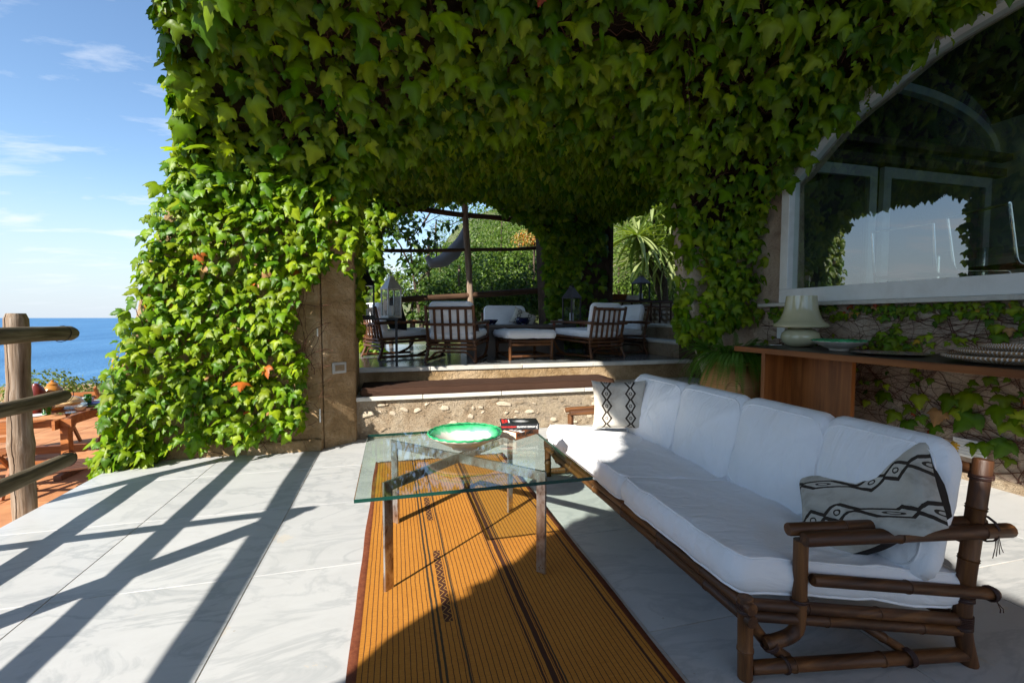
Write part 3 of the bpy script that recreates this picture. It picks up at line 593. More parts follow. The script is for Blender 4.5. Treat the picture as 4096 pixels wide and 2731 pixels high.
# the room behind the window
room = wempty('room', (6, 2, 0.5)); tag(room, 'vaulted room seen through the arched window', 'room')
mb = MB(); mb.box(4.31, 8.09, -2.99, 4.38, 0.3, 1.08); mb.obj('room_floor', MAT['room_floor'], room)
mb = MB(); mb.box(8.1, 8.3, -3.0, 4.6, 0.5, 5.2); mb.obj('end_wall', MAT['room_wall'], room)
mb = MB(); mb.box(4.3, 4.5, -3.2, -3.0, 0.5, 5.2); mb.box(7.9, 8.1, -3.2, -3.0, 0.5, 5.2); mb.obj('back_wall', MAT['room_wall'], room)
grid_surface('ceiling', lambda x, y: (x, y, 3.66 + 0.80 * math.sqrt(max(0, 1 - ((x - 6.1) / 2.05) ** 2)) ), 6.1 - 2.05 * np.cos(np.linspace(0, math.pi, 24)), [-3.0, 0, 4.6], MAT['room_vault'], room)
# glazed end: beam, lunette arch, sliding doors at y = 4.45
mb = MB(); mb.box(4.25, 8.02, 4.30, 4.42, 3.235, 3.32); mb.obj('beam', MAT['beam'], room); mb = MB(); mb.box(4.25, 8.1, 4.40, 4.52, 3.06, 3.16); mb.obj('beam', MAT['beam'], room)
arc = [(6.05 + 1.86 * math.cos(a), 4.44, 3.32 + 0.70 * math.sin(a)) for a in np.linspace(0.0, math.pi, 25)]
mb = MB(); 
for i in range(24): mb.bar(arc[i], arc[i + 1], 0.10, 0.09, (0, 1, 0))
mb.obj('lunette_frame', MAT['grey_frame'], room)
for (a, b_, z_, yy) in ((4.42, 5.95, 3.04, 4.50), (5.98, 7.9, 3.03, 4.44)):
    mb = MB(); mb.box(a, b_, yy, yy + 0.06, z_ - 0.13, z_); mb.box(a, a + 0.12, yy, yy + 0.06, 0.52, z_ - 0.13); mb.box(b_ - 0.12, b_, yy, yy + 0.06, 0.52, z_ - 0.13); mb.box(a + 0.12, b_ - 0.12, yy, yy + 0.06, 0.52, 0.64)
    sd2 = mb.obj('sliding_door', MAT['grey_frame'], room); mb = MB(); mb.add([(a + .12, yy + .03, .64), (b_ - .12, yy + .03, .64), (b_ - .12, yy + .03, z_ - .13), (a + .12, yy + .03, z_ - .13)], [(0, 1, 2, 3)]); mb.obj('pane', MAT['pane'], sd2)
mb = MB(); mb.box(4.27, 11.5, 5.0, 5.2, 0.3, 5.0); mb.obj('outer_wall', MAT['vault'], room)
# ------------------------------------------------------------------ unseen side arch added left of the camera, opening shaped to shade the porch
prof = [(-.35, -0.75), (-.33, 1.6), (-.42, 2.1), (-.48, 2.45), (-.60, 2.75), (-.76, 2.98), (-.76, 3.18), (-.45, 3.34), (-.1, 3.55), (.2, 3.85), (.5, 4.05), (.8, 4.19), (1.0, 4.30), (1.33, 4.20), (1.7, 4.02), (2.2, 3.85), (2.5, 3.5), (2.9, 3.38), (3.3, 3.36), (3.6, 3.52), (3.75, 3.9), (4.1, 3.98), (4.6, 4.1)]
fr = []
for i in range(len(prof) - 1):     # leafy scalloped edge, cut to scallop the cast shadow
    a, b_ = Vector(prof[i]), Vector(prof[i + 1]); n = max(1, int((b_ - a).length / 0.09)) if i else 1
    for k in range(n):
        p = a.lerp(b_, k / n); j = 0.0 if i == 0 else random.uniform(-.035, .035); fr.append((p.x + j, p.y + j * random.choice((-1, 1))))
poly = [(-5.6, -0.75)] + fr + [(4.6, 5.19), (-5.6, 5.19)]
holes = [[(-4.6, 3.55), (-4.6, 4.92), (-3.3, 4.95), (-2.45, 4.9), (-2.30, 4.2), (-2.38, 3.72), (-2.62, 3.54), (-2.9, 3.58), (-3.6, 3.6)]]  # high opening added to let the sun reach the floor by the house wall
for (cy_, cz_, r_) in ((-2.02, 3.42, .05), (-2.12, 3.25, .045), (-2.16, 3.55, .05), (-2.02, 3.12, .04), (-1.75, 3.6, .05), (-1.5, 3.75, .06), (.05, 4.1, .04), (.6, 4.42, .05), (-1.2, 4.3, .05)):  # small holes cut to let sun dapples through
    holes.append([(cy_ + r_ * math.cos(a * math.pi / 4), cz_ + r_ * 1.2 * math.sin(a * math.pi / 4)) for a in range(8)])
mb = MB(); yz_poly(poly, -2.30, -2.10, mb, holes)
so = mb.obj('side_shade_arch', MAT['vault'], None, fix=True); tag(so, 'unseen vine hung arch added left of the camera to shape the sun and shade', 'wall')
# unseen leaves added on its edge to dapple the shadow border
ep = np.array([(-2.10 + random.uniform(-.15, .12), p[0] + random.uniform(-.05, .05), p[1] + random.uniform(-.03, .1)) for p in fr[2:] for _ in range(5)])
en = np.tile(np.array([0.9, 0, 0.2]), (len(ep), 1))
build_cloud('dapple_leaves', LEAFT, ep, frames(en, .5, .5), rng.uniform(.07, .13, len(ep)), tints(len(ep)), MAT['leaf'], so)

# ------------------------------------------------------------------ climbing vines
# A: sunlit mass on the left pier
LP = polyY([(705, -60), (720, 100), (735, 300), (750, 480), (700, 620), (655, 800), (570, 1030), (500, 1340), (440, 1560), (395, 1830), (480, 1880), (560, 1800), (640, 1790), (760, 1780), (900, 1775), (1100, 1740), (1215, 1700), (1235, 1560), (1230, 1430), (1170, 1330), (1215, 1180), (1285, 1080), (1330, 1060), (1400, 1100), (1430, 900), (1460, 650), (1400, 300), (1300, -60)], 4.15)
q = sample_poly(LP, 880); P = np.stack([q[:, 0], 4.16 - rng.random(len(q)) ** 1.5 * 0.20, q[:, 1]], 1)
cl = clump(P, 2.0); keep = (cl > -0.62 + 0.15 * rng.random(len(P))) & ~((P[:, 2] < 0.9) & (P[:, 0] > -1.0) & (clump(P, 4, 9) < -0.20)); P = P[keep]
P[:, 1] -= 0.05 * np.clip(clump(P, 3, 5) + .3, 0, 1)
nr = np.tile(np.array([-0.30, -0.75, 0.50]), (len(P), 1)); sz = (0.030 + 0.068 * rng.random(len(P)) ** .8) * np.where(P[:, 2] > 2.0, 1.3, 1.0)
# edge of the pier, turning back
yq = rng.uniform(4.1, 4.8, 900); zq = rng.uniform(-0.1, 4.2, 900); xq = np.interp(zq, [p[1] for p in left_profile], [p[0] for p in left_profile]) - rng.uniform(-.12, .04, 900)
P2 = np.stack([xq, yq, zq], 1); n2 = np.tile(np.array([-0.95, -0.25, 0.35]), (900, 1))
# base spill at the foot of the pier
sp_ = np.stack([rng.uniform(-2.16, -1.75, 130), rng.uniform(3.98, 4.2, 130), rng.uniform(-0.16, 0.22, 130)], 1); sp_ = sp_[(sp_[:, 0] < -1.75 - (4.2 - sp_[:, 1]) * 0.6)]
PA = np.concatenate([P, P2, sp_]); NA = np.concatenate([nr, n2, np.tile(np.array([-.5, -.6, .6]), (len(sp_), 1))]); SA = np.concatenate([sz, rng.uniform(.04, .09, 900), rng.uniform(.08, .14, len(sp_))])
vine('thick sunlit green ivy covering the pier left of the archway', 'climbing_vine', PA, NA, SA, 300, 0.010, 1.15, 0.45, 0.38)
# edge autumn leaves
q = rng.uniform(0, 1, 90); zq = q * 3.3; xq = np.interp(zq, [p[1] for p in left_profile], [p[0] for p in left_profile]) - 0.10
# single dry leaf
# B: overhead
xs = rng.uniform(-1.5, 3.88, 13500); ys = rng.uniform(2.25, 4.45, 13500); xe = np.interp(ys, [2.2, 3.2, 3.7, 4.2, 4.4], [-0.98, -1.24, -1.40, -1.48, -1.5])
k = xs > xe; xs, ys = xs[k], ys[k]; h = 0.01; z0 = zc(xs, ys); gx = (zc(xs + h, ys) - z0) / h; gy = (zc(xs, ys + h) - z0) / h
front_only = ~((xs > -0.4) & (xs < 3.1) & (ys > 4.40))
k = (z0 > 2.0) & front_only; xs, ys, z0, gx, gy = xs[k], ys[k], z0[k], gx[k], gy[k]
area = np.sqrt(1 + gx ** 2 + gy ** 2); k = rng.random(len(xs)) < np.clip(area / 3.2, 0, 1) * 0.72; xs, ys, z0, gx, gy = xs[k], ys[k], z0[k], gx[k], gy[k]
P = np.stack([xs, ys, z0 + 0.0 - rng.random(len(xs)) ** 1.5 * 0.27], 1); nn_ = norm(np.stack([gx, gy, -np.ones(len(xs))], 1)); nn_ = norm(nn_ * 0.35 + np.array([-0.1, -1.0, 0.15])[None]); sz = 0.035 + 0.125 * rng.random(len(P)) ** 1.3
PB, NB, SB = P, nn_, sz
# rim of the front arch and spandrels, wall face above it
SPp = [(-1.45, 2.2), (-0.36, 2.05), (-0.32, 2.30), (-0.14, 2.62), (0.2, 2.85), (0.55, 2.98), (1.05, 3.06), (1.9, 3.07), (2.36, 2.99), (2.8, 2.68), (3.0, 2.2), (3.9, 2.2), (3.9, 3.1), (-1.45, 3.15)]
q = sample_poly(SPp, 330); P = np.stack([q[:, 0], 4.38 - rng.random(len(q)) * 0.14, q[:, 1]], 1)
PB = np.concatenate([PB, P]); NB = np.concatenate([NB, np.tile(np.array([0, -1, .2]), (len(P), 1))]); SB = np.concatenate([SB, rng.uniform(.05, .125, len(P))])
ye = rng.uniform(2.25, 4.3, 620); xl = np.interp(ye, [2.2, 3.2, 3.7, 4.2], [-1.02, -1.28, -1.44, -1.5]) + rng.uniform(-.07, .06, 620)
Pe = np.stack([xl, ye, zc(xl, ye) + rng.uniform(-.12, .55, 620)], 1)
PB = np.concatenate([PB, Pe]); NB = np.concatenate([NB, np.tile(np.array([-.9, -.4, .25]), (620, 1))]); SB = np.concatenate([SB, rng.uniform(.06, .13, 620)])
vine('deep green vine hanging from the vault over the archway', 'climbing_vine', PB, NB, SB, 300, 0.002, 1.06, 0.42, 0.42)
# C: right pier
RP = polyY([(2640, 560), (2770, 720), (2815, 900), (2805, 1080), (2790, 1250), (2775, 1370), (2770, 1400), (2850, 1330), (2960, 1290), (3050, 1210), (3065, 1080), (3110, 950), (3120, 800), (3130, 650), (3000, 500), (2700, 480)], 4.36)
q = sample_poly(RP, 560); P = np.stack([q[:, 0], 4.38 - rng.random(len(q)) ** 1.5 * 0.24, q[:, 1]], 1)
P2 = np.stack([rng.uniform(3.10, 3.18, 200), rng.uniform(4.35, 4.56, 200), rng.uniform(0.9, 2.4, 200)], 1)
P = np.concatenate([P, P2]); nr = np.tile(np.array([-.15, -1, .25]), (len(P), 1))
vine('green vine curtain on the right pier above the fern jar', 'climbing_vine', P, nr, 0.04 + 0.085 * rng.random(len(P)), 160, 0.0, 1.15, 0.28, 0.32)
# leaves lying along the window trim
tv = []
for i in range(len(trim) - 6):
    a, b_ = trim[i], trim[i + 1]
    for k in range(20): t = random.random(); tv.append((3.86 - random.uniform(0, .12), a[0] + (b_[0] - a[0]) * t + random.uniform(-.02, .10), a[1] + (b_[1] - a[1]) * t + random.uniform(-.02, .16)))
tv = np.array(tv); vine('large vine leaves edging the arched window trim', 'climbing_vine', tv, np.tile(np.array([-.7, -.7, .2]), (len(tv), 1)), rng.uniform(.10, .21, len(tv)), 60, 0.01, 1.1, 0.3, 0.3)
# D: inside the covered bay
xs = rng.uniform(-0.4, 3.6, 5200); ys = rng.uniform(4.4, 7.25, 5200); zz_ = np.where(ys > 4.6, z2(xs, ys), np.interp(xs, ZF_X, ZF_Z)); P = np.stack([xs, ys, zz_ - rng.random(len(xs)) * .15], 1); k = (P[:, 2] > 2.0); P = P[k]
nr = np.tile(np.array([0, -1., .1]), (len(P), 1)); sD = rng.uniform(.07, .14, len(P))
SD_ = [(-.62, .6), (-.14, .6), (-.15, 2.4), (-.03, 2.6), (.27, 2.75), (.5, 2.9), (1.07, 3.02), (1.43, 3.0), (1.84, 2.75), (2.22, 2.62), (2.38, 2.45), (2.46, 1.2), (2.42, .62), (3.52, .62), (3.52, 3.2), (-.62, 3.2)]
q = sample_poly(SD_, 380); Pd = np.stack([q[:, 0], 7.2 - rng.random(len(q)) * .14, q[:, 1]], 1); Pd = Pd[~((Pd[:, 0] > 3.1) & (Pd[:, 2] < 2.2) & (rng.random(len(Pd)) < .7))]
P3 = np.stack([rng.uniform(-.40, -.30, 240), rng.uniform(4.5, 5.0, 240), rng.uniform(1.0, 2.9, 240)], 1)
P4 = np.stack([rng.uniform(3.45, 3.6, 300), rng.uniform(5.1, 7.3, 300), rng.uniform(2.75, 3.2, 300)], 1)
PD = np.concatenate([P, Pd, P3, P4]); ND = np.concatenate([nr, np.tile(np.array([0, -1, .2]), (len(Pd), 1)), np.tile(np.array([.6, -.7, .2]), (240, 1)), np.tile(np.array([-.8, -.5, .2]), (300, 1))]); SDs = np.concatenate([sD, rng.uniform(.08, .14, len(Pd)), rng.uniform(.07, .12, 540)])
vine('shaded vine lining the ceiling and piers of the covered bay', 'climbing_vine', PD, ND, SDs, 120, 0.0, 1.0)
# woody shoots between the leaves
mb = MB(); rs = random.Random(12)
for i in range(240):
    x = rs.uniform(-2.0, -.6); z = rs.uniform(0, 3.3); a = rs.gauss(1.4, .5); pts = []
    for k in range(rs.randint(6, 16)):
        pts.append((x, 4.17 - rs.random() * .05 - .05 * math.sin(k * .6), z)); a += rs.gauss(0, .3); x += math.cos(a) * .05; z += math.sin(a) * .05
        if not (np.interp(z, [p[1] for p in left_profile], [p[0] for p in left_profile]) < x < -.5): break
    if len(pts) > 3: mb.tube(pts, rs.choice((.0014, .002, .003)), 4, cap=False)
for i in range(330):
    x = rs.uniform(-1.0, 3.7); y = rs.uniform(2.4, 4.35); a = rs.uniform(0, 6.28); pts = []
    for k in range(rs.randint(6, 18)):
        pts.append((x, y, float(zc(x, y)) - .02 - .05 * rs.random())); a += rs.gauss(0, .3); x += math.cos(a) * .05; y += math.sin(a) * .05
        if not (-.9 < x < 3.8 and 2.3 < y < 4.4): break
    if len(pts) > 3: mb.tube(pts, rs.choice((.0018, .0025, .004)), 4, cap=False)
tag(mb.obj('ivy_stems', MAT['stem']), 'tangle of thin reddish vine stems behind the ivy leaves', kind='stuff')
# E: hanging tendrils
for i, (px, y_, z1_, ln) in enumerate(((1.95, 2.75, 3.2, .75), (2.55, 3.0, 3.1, .5), (-0.35, 3.4, 2.95, .45), (3.86, 3.02, 3.08, .25), (0.6, 4.3, 3.05, .3))):
    pts = [(px + .012 * math.sin(k * 1.3 + i), y_ + .01 * math.cos(k * 1.7), z1_ - ln * k / 12) for k in range(13)]
    t = MB().tube(pts, 0.0018, 4).obj('tendril', MAT['stem']); tag(t, ('thin hanging shoot, longest of those in front of the archway', 'thin hanging shoot right of centre under the vault', 'thin hanging shoot over the left pier', 'short hanging shoot beside the window trim', 'short hanging shoot under the arch crown')[i], 'shoot')
    pp = np.array([p for p in pts for _ in (0, 1)]); build_cloud('leaflets', HEART, pp, frames(np.tile(np.array([0, -1, .2]), (len(pp), 1)), .9, .5), rng.uniform(.012, .028, len(pp)), tints(len(pp), 0, 1.2), MAT['leaf'], t)
# F: creeper on the wall under the window: woody stems + scattered leaves
cr = wempty('creeper', (3.96, 2.5, 0)); tag(cr, 'sparse reddish stemmed creeper with scattered green and orange leaves under the window', 'vine')
mb = MB(); rs = random.Random(5); tips = []
for i in range(430):
    y_ = rs.uniform(0.9, 4.15); z_ = rs.uniform(0.15, 1.27); a = rs.choice((0, math.pi)) + rs.gauss(0, .35) if z_ > .75 else rs.uniform(0, 6.28); n = rs.randint(8, 26); pts = []
    for k in range(n):
        pts.append((3.962 - rs.random() * .008, y_, z_)); a += rs.gauss(0, .22); y_ += math.cos(a) * .05; z_ += math.sin(a) * .035
        if not (0.7 < y_ < 4.2 and 0.03 < z_ < 1.262): break
    if len(pts) > 2: mb.tube(pts, rs.choice((.0010, .0014, .0018, .0022, .0035)), 4, cap=False); tips += pts[::4]
mb.obj('stems', MAT['stem'], cr)['kind'] = 'stuff'
tips = np.array(tips)
def zl(x, y): return (2700 + x * .5937, 900 + y * .5937)
hand = [((1410, 1160), .105), ((1490, 1290), .10), ((1640, 1180), .11), ((1560, 1350), .10), ((1590, 1250), .08), ((1650, 1310), .07), ((1740, 1380), .10), ((1780, 1290), .12), ((1860, 1195), .125), ((1990, 1180), .13), ((1900, 1270), .10), ((2000, 1330), .17), ((2220, 1190), .10), ((2180, 1265), .13), ((2240, 1370), .12), ((2310, 1300), .11), ((1655, 1440), .08), ((1160, 1300), .08), ((1300, 1200), .06), ((2240, 1510), .12), ((2020, 1500), .08), ((2100, 1500), .09), ((1340, 520), .075), ((1430, 520), .06), ((690, 640), .085), ((1600, 575), .06), ((2270, 590), .06), ((2320, 625), .05), ((1480, 790), .075), ((1540, 770), .06), ((1390, 740), .06), ((1720, 760), .05), ((2190, 770), .085), ((2140, 700), .06), ((2200, 700), .06), ((2260, 715), .05), ((1380, 800), .06), ((1450, 820), .07), ((1830, 545), .05), ((1420, 1090), .05), ((2330, 700), .06), ((1900, 1490), .07), ((1600, 1275), .03)]
hp = np.array([onX(*zl(*c), 3.93) - np.array([.012, 0, 0]) * rng.random() for c, _ in hand]); hs = np.array([s_ for _, s_ in hand]) * 1.0
hp[:, 2] += hs * 0.4
hf = frames(np.tile(np.array([-1, -.25, .25]), (len(hp), 1)), .3, .22)
for i in range(len(hp)):
    au = i in (7, 22, 23, 41, 42, 35, 6)
    ci = 100 + (i % 4) if au else (200 + i % 8); col = AUTUMN[ci - 100] if au else GREENS[ci % 5] * (0.85 + .12 * (ci % 4)) * 1.1
    if i in (6,): ci, col = 203, GREENS[3]
    o = link('leaf', leaf_mesh(i % 8, ci, col), cr); M = Matrix(np.vstack([np.hstack([hf[i] * hs[i], hp[i][:, None]]), [0, 0, 0, 1]]).tolist()); o.matrix_basis = M
top = np.stack([np.full(240, 3.94), rng.uniform(.9, 4.1, 240), 1.25 - rng.random(240) ** 2 * .10], 1); bl = np.stack([np.full(60, 3.94), rng.normal(2.75, .12, 60), rng.normal(0.93, .05, 60)], 1)
sc_ = tips[rng.integers(0, len(tips), 210)] - np.array([.015, 0, 0]); Pc = np.concatenate([top, bl, sc_]); build_cloud('foliage', LEAFT, Pc, frames(np.tile(np.array([-1, -.2, .3]), (len(Pc), 1)), .5, .3), rng.uniform(.025, .062, len(Pc)), tints(len(Pc), .03, 1.0), MAT['leaf'], cr)

# wall fittings
def fitting(name, label, cat, M, w, h, mats, inner=None):
    e = empty(name); e.matrix_world = M; tag(e, label, cat)
    mb = MB(); mb.box(-w / 2, w / 2, -.012, 0, -h / 2, h / 2); link('plate', mb.mesh('plate', mats[0], bevel=.008, bseg=3), e)
    if inner: mb = MB(); mb.box(-w * .33, w * .33, -.016, -.0121, -h * .27, h * .27); link('cover', mb.mesh('cover', mats[1], bevel=.003), e); mb = MB(); [mb.box(a - .002, a + .002, -.0175, -.0161, -.003, .003) for a in (-.012, 0, .012)]; link('hole', mb.mesh('hole', MAT['ink']), e)
    return e
aj = math.atan2(4.40 - 4.215, .255)
fitting('wall_socket', 'grey weatherproof socket box on the plastered jamb', 'socket', Matrix.Translation((-.475, 4.302, .70)) @ Matrix.Rotation(aj, 4, 'Z'), .135, .10, (pm('grey_plastic', (.40, .41, .40), 10, .4), pm('tan_cover', (.24, .18, .11), 10, .4)), True)
fitting('wall_plate', 'small white plate on the pier edge, upper one', 'plate', Matrix.Translation((-.63, 4.195, 1.02)), .012, .07, (MAT['white_paint'],))
fitting('wall_plate', 'small white plate low on the pier edge near the floor', 'plate', Matrix.Translation((-.625, 4.195, .30)), .014, .12, (MAT['white_paint'],))
fitting('wall_outlet', 'cream blank outlet plate between fern and lamp', 'outlet', Matrix.Translation((3.962, 3.93, .99)) @ Matrix.Rotation(-math.pi / 2, 4, 'Z'), .10, .13, (MAT['white_paint'],))
e = fitting('wall_vent', 'white louvred vent at the foot of the wall behind the sofa', 'vent', Matrix.Translation((3.945, 2.26, .22)) @ Matrix.Rotation(-math.pi / 2, 4, 'Z'), .20, .13, (MAT['white_paint'],))
for k in range(5): mb = MB(); mb.box(-.08, .08, -.018, -.0121, -.05 + k * .022, -.043 + k * .022); link('louvre', mb.mesh('louvre', MAT['white_paint']), e)

# ------------------------------------------------------------------ rustic railing along the terrace edge
def log_mesh(name, pts, r, mat, seg=18, knots=(), seed=0, endmat=None, crack=False):
    P = [Vector(p) for p in pts]; L = sum((P[i + 1] - P[i]).length for i in range(len(P) - 1)); n = max(6, int(L / 0.035)); out = []; R = []
    for k in range(n + 1):
        d = L * k / n; i = 0
        while i < len(P) - 2 and d > (P[i + 1] - P[i]).length: d -= (P[i + 1] - P[i]).length; i += 1
        p = P[i].lerp(P[i + 1], min(1, d / (P[i + 1] - P[i]).length)); q = L * k / n
        off = Vector((mnoise.noise(Vector((q * 1.2, seed, 0))), mnoise.noise(Vector((q * 1.2, seed, 7))), mnoise.noise(Vector((q * 1.2, seed, 3))))) * r * .22
        e = min(q, L - q); rr_ = r * (1 + .10 * mnoise.noise(Vector((q * 3, seed, 1)))) * (min(1, .78 + e / (.3 * r) * .22) if e < .3 * r else 1)
        for kq in knots: rr_ *= 1 + .16 * math.exp(-((q - kq) / .05) ** 2)
        out.append(p + off); R.append(rr_)
    mb = MB(); mb.tube(out, R, seg); me = mb.mesh(name, [mat, endmat or mat])
    if endmat: me.polygons[-1].material_index = 1; me.polygons[-2].material_index = 1
    for v_ in me.vertices:
        v_.co += Vector((mnoise.noise(v_.co * 9 + Vector((seed, 0, 0))), mnoise.noise(v_.co * 9 + Vector((0, seed, 5))), 0)) * r * .06
    smooth_by_angle(me, .9); return me
MAT['oldwood_crack'] = wood('cracked_post_wood', (0.12, 0.075, 0.045), (0.32, 0.24, 0.17), (0.55, 0.48, 0.40), 2, 8, 0.9, 0.010, 0.1)
def add_crack(mt, x0):
    nt = mt.node_tree; b = nt.nodes['Principled BSDF']; l_ = b.inputs['Base Color'].links[0].from_socket; v = coords(nt, 'Object'); s3_ = N(nt, 'ShaderNodeSeparateXYZ'); nt.links.new(v, s3_.inputs[0])
    wv = math_(nt, 'MULTIPLY', math_(nt, 'SUBTRACT', noise(nt, coords(nt, 'Object', (0.01, 0.01, 1)), 5, 4, .6), .5), .03); d_ = math_(nt, 'ABSOLUTE', math_(nt, 'SUBTRACT', math_(nt, 'ADD', s3_.outputs[0], wv), x0)); k_ = math_(nt, 'LESS_THAN', d_, .0028)
    c_ = mixc(nt, k_, l_, (0.02, 0.012, 0.008)); nt.links.new(c_, b.inputs['Base Color']); bump(nt, math_(nt, 'MULTIPLY', k_, -1), 1.0, .02, b, b.inputs['Normal'].links[0].from_socket)
add_crack(MAT['oldwood_crack'], -2.20)
fence = wempty('log_railing', (-2.1, 1.5, 0)); tag(fence, 'weathered log railing along the terrace edge by the sea', 'railing')
link('post', log_mesh('post', [(-2.20, 3.38, -.79), (-2.19, 3.38, .3), (-2.18, 3.38, 1.175)], .054, MAT['oldwood_crack'], 24, (1.15, 1.45), 3, MAT['cutwood']), fence)
link('post', log_mesh('post', [(-2.14, 1.50, -.79), (-2.12, 1.52, .3), (-2.10, 1.55, 1.20)], .062, MAT['oldwood'], 18, (), 8, MAT['cutwood']), fence)
link('post', log_mesh('post', [(-2.14, -.30, -.79), (-2.12, -.3, 1.15)], .062, MAT['oldwood'], 18, (), 5, MAT['cutwood']), fence)
link('brace', log_mesh('brace', [(-2.13, 2.75, .02), (-2.10, 1.50, 1.26)], .030, MAT['oldwood'], 12, (), 11), fence)
for zr_, r_, sd_, ye in ((1.045, .046, 1, 3.60), (.655, .041, 2, 3.50), (.245, .043, 4, 3.53)):
    link('rail', log_mesh('rail', [(-2.035, -.5, zr_ - .01), (-2.03, 1.5, zr_), (-2.028, ye, zr_ + .0)], r_, MAT['oldwood_y'], 18, (), sd_, MAT['oldwood_y']), fence)
for zr_, rw_ in ((1.045, .050), (.655, .045), (.245, .047)):
    pts = [(-2.03 + rw_ * math.cos(a), 3.50 + .014 * math.sin(a), zr_ + rw_ * math.sin(a)) for a in np.linspace(0, 2 * math.pi, 18)]
    MB().tube(pts, .0022, 4, cap=False).obj('wire', MAT['iron'], fence)

# ------------------------------------------------------------------ rug
m, nt, n_, l, b = newmat('rug_weave'); v = coords(nt, 'Object'); s3 = N(nt, 'ShaderNodeSeparateXYZ'); l.new(v, s3.inputs[0])
wob = noise(nt, v, 2.2, 4, .6); wob2 = noise(nt, v, 38, 2, .5); X = math_(nt, 'ADD', s3.outputs[0], math_(nt, 'ADD', math_(nt, 'MULTIPLY', math_(nt, 'SUBTRACT', wob, .5), .012), math_(nt, 'MULTIPLY', math_(nt, 'SUBTRACT', wob2, .5), .0035)))
fr_ = math_(nt, 'FRACT', math_(nt, 'DIVIDE', X, .0190)); line = math_(nt, 'LESS_THAN', fr_, .16)
def band(c, w): return math_(nt, 'LESS_THAN', math_(nt, 'ABSOLUTE', math_(nt, 'SUBTRACT', X, c)), w)
grain = noise(nt, coords(nt, 'Object', (4, 60, 1)), 6, 6, .7)
base = ramp(nt, grain, [(.25, (.32, .13, .02)), (.5, (.51, .215, .03)), (.8, (.62, .30, .06))])
big_ = noise(nt, v, 3.0, 5, .6); base = mixc(nt, math_(nt, 'MULTIPLY', big_, .5), base, (.62, .42, .28), 'MULTIPLY')
c = mixc(nt, line, base, (.10, .04, .016))
dark = (.055, .020, .012)
for cc, ww in ((.302, .0035), (.282, .0035), (.375, .0035), (.600, .004), (.632, .010), (.655, .004), (.665, .003), (.965, .004)): c = mixc(nt, band(cc, ww), c, dark if ww > .0036 else (.05, .035, .02))
# woven panels with zigzag
Yc = s3.outputs[1]
tri = math_(nt, 'ABSOLUTE', math_(nt, 'SUBTRACT', math_(nt, 'FRACT', math_(nt, 'DIVIDE', Yc, .052)), .5))
zig = math_(nt, 'LESS_THAN', math_(nt, 'ABSOLUTE', math_(nt, 'SUBTRACT', math_(nt, 'FRACT', math_(nt, 'ADD', math_(nt, 'MULTIPLY', tri, 2.0), math_(nt, 'DIVIDE', X, .022))), .5)), .10)
panel = mixc(nt, math_(nt, 'MULTIPLY', zig, .8), (.07, .024, .014), (.50, .26, .06))
inY = None
for a_, b2_ in ((-.2, .42), (.98, 1.52), (1.86, 2.2)):
    t_ = math_(nt, 'MULTIPLY', math_(nt, 'GREATER_THAN', Yc, a_), math_(nt, 'LESS_THAN', Yc, b2_)); inY = t_ if inY is None else math_(nt, 'MAXIMUM', inY, t_)
c = mixc(nt, math_(nt, 'MULTIPLY', band(.338, .017), inY), c, panel)
c = mixc(nt, math_(nt, 'MAXIMUM', math_(nt, 'LESS_THAN', s3.outputs[0], .0235), math_(nt, 'GREATER_THAN', s3.outputs[0], 1.0)), c, ramp(nt, noise(nt, v, 60, 4), [(.3, (.10, .024, .010)), (.7, (.17, .05, .02))]))
l.new(c, b.inputs['Base Color']); b.inputs['Roughness'].default_value = .75; b.inputs['Specular IOR Level'].default_value = .25
p_ = bump(nt, math_(nt, 'MULTIPLY', line, -1), .8, .002, b); bump(nt, grain, .5, .0012, b, p_); MAT['rug'] = m
NXr, NYr = 36, 90; V = []; 
for j in range(NYr):
    for i in range(NXr):
        u, w_ = i / (NXr - 1), j / (NYr - 1); x = u * 1.03; y = w_ * 3.0
        V.append((x + .006 * mnoise.noise(Vector((0, y * 2.5, u > .5))) * (1 if i in (0, NXr - 1) else .5) - .012 * (1 - w_), y, .007 + .003 * max(0, mnoise.noise(Vector((x * 4, y * 4, 0)))) + (.004 if i in (0, NXr - 1) else 0)))
F = [(j * NXr + i, j * NXr + i + 1, (j + 1) * NXr + i + 1, (j + 1) * NXr + i) for j in range(NYr - 1) for i in range(NXr - 1)]
nb = len(V); V += [(p[0], p[1], .0005) for p in V]
for j in range(NYr - 1): F += [(j * NXr, (j + 1) * NXr, nb + (j + 1) * NXr, nb + j * NXr), (j * NXr + NXr - 1, nb + j * NXr + NXr - 1, nb + (j + 1) * NXr + NXr - 1, (j + 1) * NXr + NXr - 1)]
for i in range(NXr - 1): a_ = (NYr - 1) * NXr + i; F += [(i, nb + i, nb + i + 1, i + 1), (a_, a_ + 1, nb + a_ + 1, nb + a_)]
me = bpy.data.meshes.new('rug'); me.from_pydata(V, [], F); me.materials.append(MAT['rug']); me.polygons.foreach_set('use_smooth', [True] * len(F)); rug = link('rug', me); rug.location = (-.152, .68, .001)
tag(rug, 'long orange striped woven rug under the glass table', 'rug')
mb = MB()
for k in range(110): x = random.uniform(.0, 1.03); mb.tube([(x, 2.995, .008), (x + random.uniform(-.006, .006), 3.008, .010), (x + random.uniform(-.012, .012), 3.02, .003)], .0012, 4)
mb.obj('fringe', MAT['binding'], rug)['kind'] = 'stuff'

